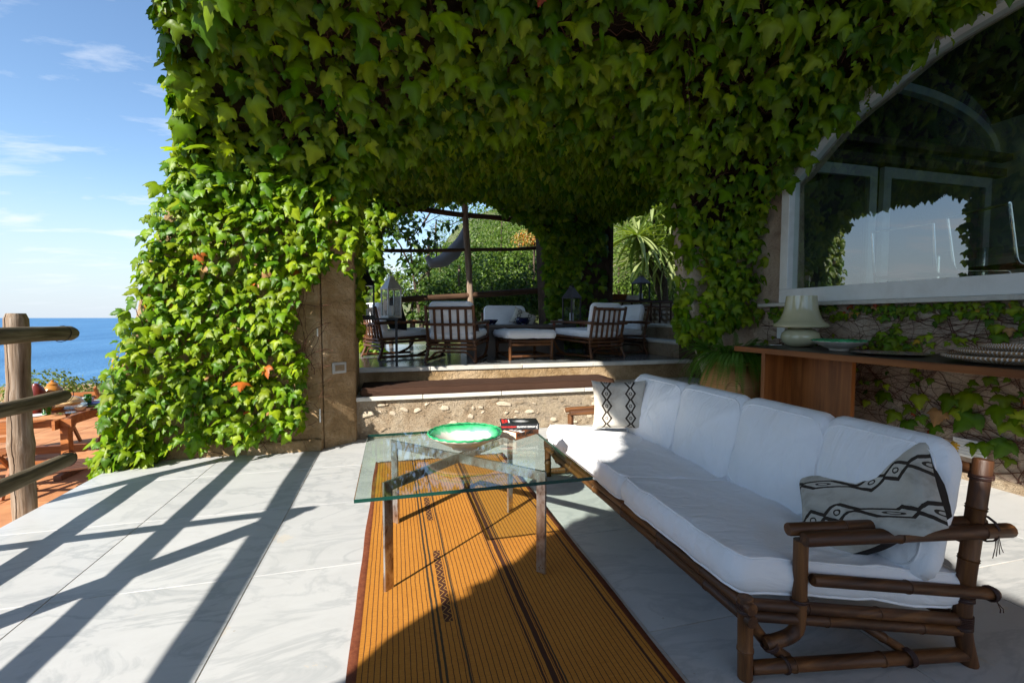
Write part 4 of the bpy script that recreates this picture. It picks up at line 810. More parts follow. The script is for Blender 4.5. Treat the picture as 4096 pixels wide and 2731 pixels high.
# ------------------------------------------------------------------ glass coffee table
ct = empty('coffee_table', (.31, 2.21, 0)); tag(ct, 'square glass topped coffee table on crossed steel bars', 'coffee table')
gx0, gx1, gy0, gy1 = -.148, .795, 1.715, 2.66
mb = MB(); mb.box(gx0, gx1, gy0, gy1, .474, .488); me = mb.mesh('glass_top', [MAT['table_glass'], MAT['glass_edge']]); 
for p_ in me.polygons: p_.material_index = 0 if abs(p_.normal.z) > .5 else 1
go = link('glass_top', me); go.parent = ct; go.matrix_parent_inverse = Matrix.Translation((-.31, -2.21, 0))
def adopt(o, par): o.parent = par; o.matrix_parent_inverse = Matrix.Translation(-par.location); return o
legs = [(-.033, 1.925), (.626, 1.885), (.650, 2.545), (-.003, 2.560)]
cc_ = Vector((.31, 2.228, 0))
for (x, y) in legs:
    d = (cc_ - Vector((x, y, 0))).normalized(); mb = MB(); mb.bar((x, y, .0085), (x, y, .4725), .012, .046, (d.x, d.y, 0)); adopt(mb.obj('leg', MAT['steel'], None, bevel=.0015, bseg=1), ct)
for a_, b2_ in ((0, 2), (1, 3)):
    A_, B_ = Vector((*legs[a_], 0)), Vector((*legs[b2_], 0)); d = (B_ - A_).normalized() * .023; zt = .4500 if a_ == 0 else .4505
    mb = MB(); mb.bar(A_ - d + Vector((0, 0, zt)), B_ + d + Vector((0, 0, zt)), .0125, .044); adopt(mb.obj('cross_bar', MAT['steel'], None, bevel=.0015, bseg=1), ct)

# bowl with green rim
def glazed(name, stops_in, rimr):
    m, nt, n_, l, b = newmat(name); v = coords(nt, 'Object'); s_ = N(nt, 'ShaderNodeSeparateXYZ'); l.new(v, s_.inputs[0]); r2 = math_(nt, 'SQRT', math_(nt, 'ADD', math_(nt, 'POWER', s_.outputs[0], 2), math_(nt, 'POWER', s_.outputs[1], 2)))
    f = math_(nt, 'ADD', r2, math_(nt, 'MULTIPLY', math_(nt, 'SUBTRACT', noise(nt, v, 9, 5, .6, .6), .5), .09)); l.new(ramp(nt, math_(nt, 'DIVIDE', f, rimr), stops_in), b.inputs['Base Color']); b.inputs['Roughness'].default_value = .18; b.inputs['Coat Weight'].default_value = .3; bump(nt, noise(nt, v, 20, 3), .15, .003, b); return m
MAT['bowl_in'] = glazed('green_splashed_glaze', [(.0, (.70, .66, .58)), (.70, (.72, .70, .62)), (.76, (.20, .58, .34)), (.92, (.03, .38, .13)), (.97, (.01, .10, .04))], .188)
bowl_prof = [(0.0, .012), (.04, .014), (.08, .024), (.125, .048), (.165, .074), (.183, .082), (.186, .080)]
bowl_out = [(.186, .0801), (.186, .073), (.176, .066), (.14, .045), (.10, .024), (.068, .015), (.066, .0), (0.0, .0)]
def bowl(loc, label, sc=1.0, matin=None, matout=None):
    e = empty('bowl', loc); tag(e, label, 'bowl')
    mb = MB(); mb.lathe([(a * sc, b_ * sc) for a, b_ in bowl_prof], seg=48); me = mb.mesh('glazed_inside', matin or MAT['bowl_in'])
    me.polygons.foreach_set('use_smooth', [True] * len(me.polygons)); link('glazed_inside', me, e)
    mb = MB(); mb.lathe([(a * sc, b_ * sc) for a, b_ in bowl_out], seg=48); mo = mb.mesh('outside', [matout or MAT['ceramic']]); mo.polygons.foreach_set('use_smooth', [True] * len(mo.polygons)); link('outside', mo, e)
    mb = MB(); pts = [((.185 + .0025 * math.cos(k * 2.1)) * sc * math.cos(2 * math.pi * k / 72), (.185 + .0025 * math.cos(k * 2.1)) * sc * math.sin(2 * math.pi * k / 72), (.080 + .0016 * math.sin(k * 2.1)) * sc) for k in range(72)]
    mb.tube(pts, .0052 * sc, 8, closed=True); link('rim', mb.mesh('rim', MAT['green_rim'], smooth=True), e); return e
MAT['green_rim'] = pm('green_rim_glaze', [(.3, (.01, .12, .05)), (.5, (.03, .36, .13)), (.7, (.05, .48, .2))], 14, .15, spec=.7)
bowl((.345, 2.27, .489), 'wide cream bowl with green splashed rim on the glass table')

# books
def text(s_, size, mat, M, parent, name='lettering', ext=.0004, bold=0.0, sx=1.0):
    cu = bpy.data.curves.new(name, 'FONT'); cu.body = s_; cu.size = size; cu.extrude = ext; cu.align_x = 'CENTER'; cu.align_y = 'CENTER'; cu.offset = bold; cu.materials.append(mat)
    to = bpy.data.objects.new(name, cu); me = bpy.data.meshes.new_from_object(to); bpy.data.objects.remove(to); o = bpy.data.objects.new(name, me); COL.objects.link(o); o.parent = parent; o.matrix_local = M @ Matrix.Diagonal((sx, 1, 1, 1)); return o
Rx = Matrix.Rotation
def book(loc, rz, w, d, h, cov, label, name='book'):
    e = empty(name, loc, rz); tag(e, label, 'book')
    mb = MB(); mb.box(-w / 2 + .003, w / 2 - .0015, -d / 2 + .0015, d / 2 - .003, .0015, h - .0015); link('pages', mb.mesh('pages', MAT['paper']), e)
    mb = MB(); mb.box(-w / 2, w / 2, -d / 2, d / 2, 0, .0014); mb.box(-w / 2, w / 2, -d / 2, d / 2, h - .0014, h); mb.box(-w / 2, w / 2, -d / 2 - .001, -d / 2 + .0012, 0, h); link('cover', mb.mesh('cover', cov, bevel=.0005, bseg=1), e); return e
A_, B_, C_ = Vector((.549, 2.409)), Vector((.63, 2.335)), Vector((.795, 2.449)); ang = math.atan2(C_.y - B_.y, C_.x - B_.x)
cen = (B_ + C_) / 2 + (Vector((-math.sin(ang), math.cos(ang)))) * .065
bo = book((cen.x, cen.y, .4885), ang, .20, .13, .043, MAT['orange_cover'], 'thick orange paperback lying under the black book')
mb = MB(); mb.box(-.0985, .0985, -.064, .064, .0431, .0434); link('front_print', mb.mesh('front_print', MAT['black_cover']), bo)
text('PETER JAMES', .0265, MAT['ink'], Matrix.Translation((-.022, -.0662, .0215)) @ Rx(math.pi / 2, 4, 'X'), bo, bold=.0006, sx=.92)
text('PETER', .045, MAT['white_ink'], Matrix.Translation((-.065, -.03, .0437)) @ Rx(math.pi / 2, 4, 'Z'), bo, bold=.0012)
bb = book((.680, 2.455, .532), -.18, .213, .135, .032, MAT['black_cover'], 'black paperback with a grey portrait cover lying on top of the orange book')
text('AFFAIRES URGENTES', .0135, MAT['white_ink'], Matrix.Translation((.034, -.0688, .0160)) @ Rx(math.pi / 2, 4, 'X') @ Rx(math.pi, 4, 'Z'), bb, bold=.0003, sx=.82)
text('LAWRENCE DURRELL', .0120, MAT['red_ink'], Matrix.Translation((-.062, -.0688, .0160)) @ Rx(math.pi / 2, 4, 'X') @ Rx(math.pi, 4, 'Z'), bb, bold=.0003, sx=.72)
for k, (sx_, mt) in enumerate(((.002, 'white_ink'),)): 
    mb = MB(); mb.box(.096, .0975, -.0692, -.0686, .004, .028); mb.box(.089, .0965, -.0692, -.0686, .004, .0055); mb.box(.0895, .0925, -.0692, -.0686, .009, .020); link('emblem', mb.mesh('emblem', MAT['white_ink']), bb)
text('LAWRENCE', .019, MAT['red_ink'], Matrix.Translation((-.091, 0, .0323)) @ Rx(-math.pi / 2, 4, 'Z'), bb, bold=.0008, sx=.95)
text('DURRELL', .019, MAT['red_ink'], Matrix.Translation((-.073, 0, .0323)) @ Rx(-math.pi / 2, 4, 'Z'), bb, bold=.0008, sx=.95)
text('AFFAIRES URGENTES', .008, MAT['white_ink'], Matrix.Translation((-.058, 0, .0323)) @ Rx(-math.pi / 2, 4, 'Z'), bb, bold=.0002)
m, nt, n_, l, b = newmat('portrait_print'); v = coords(nt, 'Object'); f = noise(nt, v, 22, 3, .5, .8); s_ = N(nt, 'ShaderNodeSeparateXYZ'); l.new(v, s_.inputs[0])
dd = math_(nt, 'SQRT', math_(nt, 'ADD', math_(nt, 'POWER', math_(nt, 'DIVIDE', math_(nt, 'SUBTRACT', s_.outputs[0], .005), .048), 2), math_(nt, 'POWER', math_(nt, 'DIVIDE', math_(nt, 'ADD', s_.outputs[1], .005), .034), 2)))
ff = math_(nt, 'SUBTRACT', math_(nt, 'ADD', math_(nt, 'MULTIPLY', f, .9), .55), math_(nt, 'MULTIPLY', dd, .8)); l.new(ramp(nt, ff, [(.15, (.01, .01, .01)), (.45, (.25, .25, .25)), (.6, (.6, .6, .6))]), b.inputs['Base Color']); b.inputs['Roughness'].default_value = .3
mb = MB(); mb.add([(-.05, -.066, .0322), (.105, -.066, .0322), (.105, .066, .0322), (-.05, .066, .0322)], [(0, 1, 2, 3)]); link('portrait', mb.mesh('portrait', m), bb)
# ------------------------------------------------------------------ cushions and bamboo furniture
def rrect(a, b_, R, n=7):
    out = []
    for cx, cy, s0 in ((a - R, b_ - R, 0), (-a + R, b_ - R, 1), (-a + R, -b_ + R, 2), (a - R, -b_ + R, 3)):
        for k in range(n): t = math.pi / 2 * (s0 + k / (n - 1)); out.append((cx + R * math.cos(t), cy + R * math.sin(t)))
    res = []     # subdivide long runs
    for i in range(len(out)):
        p, q_ = out[i], out[(i + 1) % len(out)]; d = math.dist(p, q_); k = max(1, int(d / .05))
        for j in range(k): res.append((p[0] + (q_[0] - p[0]) * j / k, p[1] + (q_[1] - p[1]) * j / k))
    return res
def cushion(a, b_, h, R=.05, puff=.03, mat=None, parent=None, name='cushion', M=None, seed=0, side=.012, skew=None, piping=True, wr=.004):
    O = rrect(a, b_, R); n = len(O); rings = []
    for s_ in (0, .25, .5, .7, .85, .95, 1): rings.append((s_, -h / 2 - puff * (1 - s_ ** 2.6)))
    for t in (-.3, 0, .3): rings.append((1 + side / max(a, b_) * (1 - (2 * t) ** 2) * 2, h * t * 1.1))
    for s_ in (1, .95, .85, .7, .5, .25, 0): rings.append((s_, h / 2 + puff * (1 - s_ ** 2.6)))
    def warp(p):
        q_ = Vector(p) + Vector((0, 0, 1)) * (wr * mnoise.noise(Vector((p[0] * 7 + seed * 5, p[1] * 7, p[2] * 3))) + wr * .6 * mnoise.noise(Vector((p[0] * 19 + seed, p[1] * 23, 0))))
        if skew: q_ = Vector(skew(q_.x, q_.y, q_.z))
        return q_
    V = []; F = []
    for s_, z in rings:
        for (x, y) in O: V.append(warp((x * max(s_, 1e-3), y * max(s_, 1e-3), z)))
    for i in range(len(rings) - 1):
        for k in range(n): F.append((i * n + k, i * n + (k + 1) % n, (i + 1) * n + (k + 1) % n, (i + 1) * n + k))
    me = bpy.data.meshes.new(name); me.from_pydata(V, [], F); me.materials.append(mat); me.polygons.foreach_set('use_smooth', [True] * len(F)); o = link(name, me, parent)
    if M is not None: o.matrix_basis = M
    if piping:
        for z in (h / 2, -h / 2):
            t = MB(); t.tube([warp((x * 1.006, y * 1.006, z)) for x, y in O], .0042, 6, closed=True); link('piping', t.mesh('piping', mat, smooth=True), o)
    return o
def pole(mb, a, b_, r, step=.22, seed=0, ends=True):
    """bamboo pole with swollen nodes"""
    a, b_ = Vector(a), Vector(b_); L = (b_ - a).length; P = [0.0]; R = [r * .93]; rs = random.Random(int(L * 1e4) + seed); q_ = rs.uniform(.3, .9) * step; P.append(.004); R.append(r)
    while q_ < L - .02: 
        for dx, k in ((-.009, 1), (-.003, 1.13), (.0, .97), (.003, 1.12), (.009, 1)): P.append(q_ + dx); R.append(r * k)
        q_ += step * rs.uniform(.8, 1.15)
    P += [L - .004, L]; R += [r, r * .93]; mb.tube([a.lerp(b_, p / L) for p in P], R, 12); return mb
def polec(mb, pts, r):
    P = [Vector(p) for p in pts]; out = []
    for i in range(len(P)):
        if 0 < i < len(P) - 1:
            a = P[i].lerp(P[i - 1], min(.5, .05 / (P[i] - P[i - 1]).length)); c = P[i].lerp(P[i + 1], min(.5, .05 / (P[i + 1] - P[i]).length))
            for t in (0, .25, .5, .75, 1): out.append(a * (1 - t) ** 2 + P[i] * 2 * t * (1 - t) + c * t * t)
        else: out.append(P[i])
    mb.tube(out, r, 12); return mb
def wrap(mb, c, axis, r, turns=4, w=.006):
    c = Vector(c); ax = Vector(axis).normalized(); x = ax.orthogonal().normalized(); y = ax.cross(x)
    pts = [c + ax * ((k / (turns * 12)) - .5) * turns * w + (x * math.cos(k * math.pi / 6) + y * math.sin(k * math.pi / 6)) * r for k in range(turns * 12 + 1)]
    mb.tube(pts, w * .42, 5); return mb
def armchair(label, loc, rz, w=.57, extra_pillow=None):
    e = empty('armchair', loc, rz); tag(e, label, 'armchair', 'bamboo armchairs around the low table on the raised terrace'); hw = w / 2; BM, BZ, BX = MAT['bamboo'], MAT['bamboo_z'], MAT['bamboo_x']
    for s_ in (-1, 1):
        link('rear_leg', pole(polec(MB(), [(s_ * (hw + .02), -.42, 0), (s_ * hw, -.36, .14), (s_ * hw, -.37, .28)], .019), (s_ * hw, -.37, .27), (s_ * hw, -.45, .665), .0185).mesh('rear_leg', BZ, smooth=True), e)
        link('front_leg', polec(MB(), [(s_ * hw, .34, .455), (s_ * hw, .34, .20), (s_ * hw, .26, .09), (s_ * hw, .12, .035)], .018).mesh('front_leg', BZ, smooth=True), e)
        link('arm', pole(MB(), (s_ * (hw + .004), -.47, .455), (s_ * (hw + .004), .40, .470), .0185).mesh('arm', BM, smooth=True), e)
        b2 = MB(); pole(b2, (s_ * hw, -.42, .250), (s_ * hw, .40, .285), .018); pole(b2, (s_ * hw, -.40, .205), (s_ * hw, .38, .235), .018); link('side_rail', b2.mesh('side_rail', BM, smooth=True), e)
        link('base_rail', pole(MB(), (s_ * hw, -.41, .03), (s_ * hw, .28, .03), .018).mesh('base_rail', BM, smooth=True), e)
        wr_ = MB(); wrap(wr_, (s_ * hw, .34, .43), (0, 0, 1), .022); wrap(wr_, (s_ * hw, .33, .25), (0, 0, 1), .021); link('binding', wr_.mesh('binding', MAT['bind_red']), e)
    b2 = MB(); 
    for z, y in ((.250, -.37), (.205, -.375), (.160, -.38)): pole(b2, (-hw - .02, y, z), (hw + .02, y, z), .018)
    link('rear_rail', b2.mesh('rear_rail', BX, smooth=True), e)
    b2 = MB(); pole(b2, (-hw, .37, .285), (hw, .37, .285), .018); pole(b2, (-hw, .36, .24), (hw, .36, .24), .018); link('front_rail', b2.mesh('front_rail', BX, smooth=True), e)
    link('top_rail', pole(MB(), (-hw, -.445, .635), (hw, -.445, .635), .018).mesh('top_rail', BX, smooth=True), e)
    link('mid_rail', pole(MB(), (-hw - .03, -.435, .445), (hw + .03, -.435, .445), .016).mesh('mid_rail', BX, smooth=True), e)
    for k in range(5):
        x = -hw + w * (k + 1) / 6; link('back_slat', pole(MB(), (x, -.375, .26), (x, -.43, .625), .0155, .15, k).mesh('back_slat', BZ, smooth=True), e)
    polec_ = polec(MB(), [(-hw + .02, -.36, .04), (-hw + .10, -.36, .12), (hw - .10, -.36, .12), (hw - .02, -.36, .04)], .013); link('brace', polec_.mesh('brace', BX, smooth=True), e)
    cushion(hw - .022, .36, .075, .05, .018, MAT['white_cloth'], e, 'seat_cushion', Matrix.Translation((0, .01, .325)) @ Rx(.04, 4, 'X'), piping=True)
    cushion(hw - .035, .20, .07, .06, .035, MAT['white_cloth'], e, 'back_cushion', Matrix.Translation((0, -.335, .50)) @ Rx(math.radians(100), 4, 'X'), seed=3)
    return e
MAT['bind_red'] = pm('reddish_binding', (.22, .045, .02), 30, .5)
ZT = .6205
def arr(label, rl, rr2):   # rear-left and rear-right feet -> placement
    a, b_ = Vector(rl), Vector(rr2); rz = math.atan2((b_ - a).y, (b_ - a).x); c = (a + b_) / 2; c = c + Vector((-math.sin(rz), math.cos(rz))) * .42; return armchair(label, (c.x, c.y, ZT), rz)
arr('bamboo armchair seen square from behind, slatted back to the camera', (.374, 5.426), (.899, 5.198))
arr('bamboo armchair right of the ottoman turned three quarters away', (2.437, 5.282), (2.963, 5.478))
e3 = arr('bamboo armchair at the left behind the black iron stand', (-.412, 6.40), (-.192, 5.883)); 
arr('bamboo armchair behind the right hand one, only its cushion showing', (3.55, 5.90), (3.47, 6.43))
# far settee
se = empty('settee', (1.78, 7.05, ZT), math.pi); tag(se, 'wide white cushioned bamboo seat facing the camera beyond the low table', 'settee')
for s_ in (-1, 1): 
    link('leg', pole(MB(), (s_ * .36, .3, 0), (s_ * .36, .3, .42), .019).mesh('leg', MAT['bamboo_z'], smooth=True), se); link('leg', pole(MB(), (s_ * .36, -.3, 0), (s_ * .36, -.36, .6), .019).mesh('leg', MAT['bamboo_z'], smooth=True), se); link('arm', pole(MB(), (s_ * .36, -.38, .43), (s_ * .36, .36, .43), .018).mesh('arm', MAT['bamboo'], smooth=True), se)
link('front_rail', pole(MB(), (-.38, .3, .24), (.38, .3, .24), .019).mesh('front_rail', MAT['bamboo_x'], smooth=True), se); link('top_rail', pole(MB(), (-.38, -.36, .58), (.38, -.36, .58), .018).mesh('top_rail', MAT['bamboo_x'], smooth=True), se)
cushion(.34, .33, .09, .05, .015, MAT['white_cloth'], se, 'seat_cushion', Matrix.Translation((0, 0, .32)))
cushion(.33, .19, .08, .08, .045, MAT['white_cloth'], se, 'back_cushion', Matrix.Translation((0, -.25, .52)) @ Rx(math.radians(98), 4, 'X'), seed=4)
# ottoman
ot = empty('ottoman', (1.645, 5.73, ZT), .02); tag(ot, 'bamboo ottoman with thick white cushion in front of the low table', 'ottoman')
for sx_ in (-1, 1):
    for sy_ in (-1, 1): link('leg', pole(MB(), (sx_ * .27, sy_ * .33, 0), (sx_ * .27, sy_ * .33, .235), .020).mesh('leg', MAT['bamboo_z'], smooth=True), ot)
    b2 = MB(); pole(b2, (sx_ * .27, -.36, .240), (sx_ * .27, .36, .240), .019); link('side_rail', b2.mesh('side_rail', MAT['bamboo'], smooth=True), ot); link('stretcher', pole(MB(), (sx_ * .27, -.33, .045), (sx_ * .27, .33, .045), .016).mesh('stretcher', MAT['bamboo'], smooth=True), ot)
    b2 = MB(); pole(b2, (-.29, sx_ * .33, .230), (.29, sx_ * .33, .230), .018); pole(b2, (-.28, sx_ * .33, .192), (.28, sx_ * .33, .192), .018); link('end_rail', b2.mesh('end_rail', MAT['bamboo_x'], smooth=True), ot); link('stretcher', pole(MB(), (-.27, sx_ * .33, .045), (.27, sx_ * .33, .045), .016).mesh('stretcher', MAT['bamboo_x'], smooth=True), ot)
cushion(.315, .37, .085, .07, .02, MAT['white_cloth'], ot, 'cushion', Matrix.Translation((0, 0, .315)), seed=9, wr=.012)
# low table in the bay
lt = empty('low_table', (1.75, 6.35, ZT)); tag(lt, 'wide dark wooden low table in the covered bay', 'table'); mb = MB(); mb.box(-.95, .75, -.36, .36, .385, .425); mb.obj('table_top', MAT['darkwood'], lt, bevel=.004)
mb = MB(); mb.box(-.8, .6, -.28, .28, 0, .384); mb.obj('base', MAT['darkwood'], lt)
def potbowl(loc, r, h, label, mat=None, cat='bowl'):
    mb = MB(); pr = [(0, .0), (r * .45, 0), (r * .42, h * .15), (r * .8, h * .5), (r, h), (r * .97, h), (r * .75, h * .52), (r * .3, h * .2), (0, h * .18)]
    o = mb.lathe(pr, seg=28).obj('bowl', mat or MAT['blue_glaze'], None, smooth=True); o.location = loc; tag(o, label, cat, None); return o
TT = ZT + .4255
potbowl((1.02, 6.12, TT), .085, .085, 'dark blue bowl at the left end of the low table, in front'); potbowl((.95, 6.32, TT), .08, .08, 'dark blue bowl behind the leftmost one on the low table')
potbowl((1.30, 6.25, TT), .075, .07, 'dark blue bowl in front of the patterned cushion'); potbowl((1.40, 6.45, TT), .07, .07, 'dark blue bowl second from the right of the left cluster'); potbowl((1.80, 6.25, TT), .075, .075, 'dark blue footed bowl standing before the large pot')
mb = MB(); o = mb.lathe([(0, 0), (.07, 0), (.10, .03), (.105, .06), (.08, .085), (.085, .10), (.075, .10), (.06, .06), (0, .05)], seg=28).obj('pot', MAT['blue_glaze'], None, smooth=True); o.location = (1.84, 6.45, TT); tag(o, 'large round cobalt blue pot on the low table', 'pot')
mb = MB(); o = mb.lathe([(0, 0), (.03, 0), (.045, .02), (.045, .04), (.03, .06), (.035, .07), (.0, .07)], seg=20).obj('jar', MAT['white_glaze'], None, smooth=True); o.location = (2.42, 6.42, TT); tag(o, 'small white jar with pink bands by the bronze lantern', 'jar')
mb = MB(); o = mb.lathe([(0, .006), (.0, 0), (.07, 0), (.08, .015), (.075, .015), (.06, .008), (0, .007)][1:], seg=24).obj('saucer', MAT['white_glaze'], None, smooth=True); o.location = (2.27, 6.3, TT); tag(o, 'small white saucer left of the pink banded jar', 'saucer')

# ------------------------------------------------------------------ lanterns
def lantern(loc, w, h, mat, label, rz=0, candle=True):
    e = empty('lantern', loc, rz); tag(e, label, 'lantern'); bh = h * .62; t = w * .045
    mb = MB(); mb.box(-w / 2, w / 2, -w / 2, w / 2, 0, h * .05); link('base', mb.mesh('base', mat, bevel=.002), e)
    for sx_ in (-1, 1):
        for sy_ in (-1, 1): mb = MB(); mb.box(sx_ * w * .46 - t, sx_ * w * .46 + t, sy_ * w * .46 - t, sy_ * w * .46 + t, h * .05, bh); link('post', mb.mesh('post', mat), e)
    mb = MB()
    for k in range(4):
        Mz = Rx(k * math.pi / 2, 4, 'Z'); mb.add([Mz @ Vector(p) for p in ((-w * .44, w * .46, h * .05), (w * .44, w * .46, h * .05), (w * .44, w * .46, bh), (-w * .44, w * .46, bh))], [(0, 1, 2, 3)])
    link('glass', mb.mesh('glass', MAT['clear_glass']), e)
    mb = MB(); q_ = [(w * .54, bh), (w * .54, bh + .01), (w * .14, bh + h * .26), (w * .14, bh + h * .30), (w * .08, bh + h * .31)]; V = []; 
    for r_, z in q_: V += [(-r_, -r_, z), (r_, -r_, z), (r_, r_, z), (-r_, r_, z)]
    F = [(3, 2, 1, 0)] + [(i * 4 + k, i * 4 + (k + 1) % 4, i * 4 + 4 + (k + 1) % 4, i * 4 + 4 + k) for i in range(4) for k in range(4)] + [(16, 17, 18, 19)]
    mb.add(V, F); link('roof', mb.mesh('roof', mat), e)
    mb = MB(); mb.tube([(w * .12 * math.cos(a), 0, h * .93 + w * .16 * math.sin(a)) for a in np.linspace(0, 2 * math.pi, 20)], w * .02, 6); link('ring', mb.mesh('ring', mat), e)
    if candle: mb = MB(); mb.lathe([(0, 0), (w * .16, 0), (w * .16, h * .22), (0, h * .22)], (0, 0, h * .05), 16); link('candle', mb.mesh('candle', MAT['white_glaze']), e)
    return e
bs = empty('iron_stand', (-.10, 5.25, ZT)); tag(bs, 'black iron stand with two lanterns at the left edge of the raised terrace', 'stand')
for (x, y) in ((.13, -.19), (-.30, -.19), (.13, .22), (-.30, .22)): mb = MB(); mb.box(x - .013, x + .013, y - .013, y + .013, 0, .50); mb.obj('leg', MAT['iron'], bs)
mb = MB(); mb.box(-.32, .15, -.21, .24, .5005, .520); mb.obj('shelf', MAT['iron'], bs)
lantern((-.27, 5.14, ZT + .521), .15, .55, MAT['iron'], 'tall black lantern half hidden by the vine on the iron stand'); lantern((-.02, 5.42, ZT + .521), .17, .52, MAT['zinc'], 'pale zinc lantern with sloping roof on the iron stand', .5)
lantern((2.60, 6.42, TT), .20, .62, MAT['bronze'], 'dark bronze lantern with pyramid roof in front of the ivy pier', .4)
# pillows in the bay
MAT['mudcloth'] = None
def mudcloth():
    m, nt, n_, l, b = newmat('mudcloth'); t = N(nt, 'ShaderNodeTexCoord'); s_ = N(nt, 'ShaderNodeSeparateXYZ'); l.new(t.outputs['UV'], s_.inputs[0]); U, V_ = s_.outputs[0], s_.outputs[1]
    v = coords(nt, 'Object', (1, 1, 1), True); base = ramp(nt, noise(nt, v, 7, 6, .65, .5), [(.3, (.33, .29, .24)), (.5, (.52, .48, .41)), (.75, (.60, .56, .49))]); c = base; j = math_(nt, 'MULTIPLY', math_(nt, 'SUBTRACT', noise(nt, v, 25, 3), .5), .022)
    for vc in (.26, .70):
        tri = math_(nt, 'MULTIPLY', math_(nt, 'ABSOLUTE', math_(nt, 'SUBTRACT', math_(nt, 'FRACT', math_(nt, 'MULTIPLY', V_, 4.0)), .5)), .15)
        for sg in (-1, 1):
            off = math_(nt, 'ADD', math_(nt, 'MULTIPLY', math_(nt, 'SUBTRACT', tri, .0), sg), math_(nt, 'ADD', vc + sg * .012, j))
            ln = math_(nt, 'LESS_THAN', math_(nt, 'ABSOLUTE', math_(nt, 'SUBTRACT', U, off)), .019); c = mixc(nt, ln, c, (.045, .035, .028))
        du = math_(nt, 'ADD', math_(nt, 'SUBTRACT', U, vc), j); dvv = math_(nt, 'DIVIDE', math_(nt, 'SUBTRACT', math_(nt, 'FRACT', math_(nt, 'MULTIPLY', V_, 4.0)), .02), 4.0); dvv2 = math_(nt, 'DIVIDE', math_(nt, 'SUBTRACT', math_(nt, 'FRACT', math_(nt, 'MULTIPLY', V_, 4.0)), .98), 4.0)
        for d_ in (dvv, dvv2):
            rr_ = math_(nt, 'SQRT', math_(nt, 'ADD', math_(nt, 'POWER', du, 2), math_(nt, 'POWER', d_, 2))); ring_ = math_(nt, 'LESS_THAN', math_(nt, 'ABSOLUTE', math_(nt, 'SUBTRACT', rr_, .022)), .007); c = mixc(nt, ring_, c, (.05, .04, .032))
    l.new(c, b.inputs['Base Color']); b.inputs['Roughness'].default_value = .95; b.inputs['Specular IOR Level'].default_value = .1
    p = bump(nt, noise(nt, v, 9, 4, .6, .6), .8, .008, b); bump(nt, noise(nt, v, 260, 2), .5, .001, b, p); return m
MAT['mudcloth'] = mudcloth()
def pillow(label, loc, M, a=.21, b_=.21, h=.06, front=None, back=None, bend=0.0, parent=None, drape=None):
    e = empty('pillow', (0, 0, 0)); tag(e, label, 'pillow')
    nn = 22
    for side, mt in ((1, front), (-1, back)):
        V = []; UV = []
        for j in range(nn + 1):
            for i in range(nn + 1):
                u, v_ = i / nn * 2 - 1, j / nn * 2 - 1; pinch = 1 - .10 * (1 - u * u) * v_ * v_ ; pinch2 = 1 - .10 * (1 - v_ * v_) * u * u
                x, y = a * u * pinch2, b_ * v_ * pinch; z = side * h * ((1 - u ** 4) * (1 - v_ ** 4)) ** .55
                wr_ = .010 * mnoise.noise(Vector((x * 11, y * 11, side * 3 + a))) * (1 - max(abs(u), abs(v_)) ** 3); q_ = Vector((x, y, z + wr_ * 1.4))
                if bend: q_.z += bend * (y / b_) ** 2 * .1 + bend * .25 * max(0, y / b_) ** 2 * .6 * (1 + u * .3)
                V.append(q_); UV.append(((u + 1) / 2, (v_ + 1) / 2))
        F = [(j * (nn + 1) + i, j * (nn + 1) + i + 1, (j + 1) * (nn + 1) + i + 1, (j + 1) * (nn + 1) + i) for j in range(nn) for i in range(nn)]
        if drape: MW = Matrix.Translation(loc) @ M; MI = MW.inverted(); V = [MI @ drape(MW @ v_) for v_ in V]
        if side < 0: F = [f[::-1] for f in F]
        me = bpy.data.meshes.new('front' if side > 0 else 'back'); me.from_pydata(V, [], F); uvl = me.uv_layers.new(name='UVMap')
        for lp in me.loops: uvl.data[lp.index].uv = UV[lp.vertex_index]
        me.materials.append(mt); me.polygons.foreach_set('use_smooth', [True] * len(F)); link('front' if side > 0 else 'back', me, e)
    e.matrix_world = Matrix.Translation(loc) @ M; return e
def basis(xa, ya):
    x = Vector(xa).normalized(); z = x.cross(Vector(ya)).normalized(); y = z.cross(x); m_ = Matrix.Identity(4)
    for i in range(3): m_[i][0], m_[i][1], m_[i][2] = x[i], y[i], z[i]
    return m_
pillow('grey patterned pillow on the far settee behind the blue bowls', (1.95, 6.80, ZT + .50), basis((1, 0, 0), (0, .35, 1)) @ Rx(-.45, 4, 'Z'), .19, .14, .06, MAT['mudcloth'], MAT['black_cloth'])
pillow('large black pillow on the left armchair', (.02, 6.22, ZT + .56), basis((-.42, .9, 0), (-.25, -.1, 1)), .22, .22, .08, MAT['black_cloth'], MAT['black_cloth'])
pillow('brown pillow inside the armchair seen from behind', (.94, 5.62, ZT + .43), basis((-.3, .95, .0), (-.2, -.1, 1)), .15, .13, .05, MAT['brown_cloth'], MAT['brown_cloth'])

# brown bench cushion
bc = cushion(1.29, .205, .075, .03, .008, MAT['brown_cloth'], None, 'bench_cushion', Matrix.Translation((1.0, 4.650, .445)), seed=2, wr=.006)
tag(bc, 'long chocolate brown cushion lying on the bench wall', 'cushion')

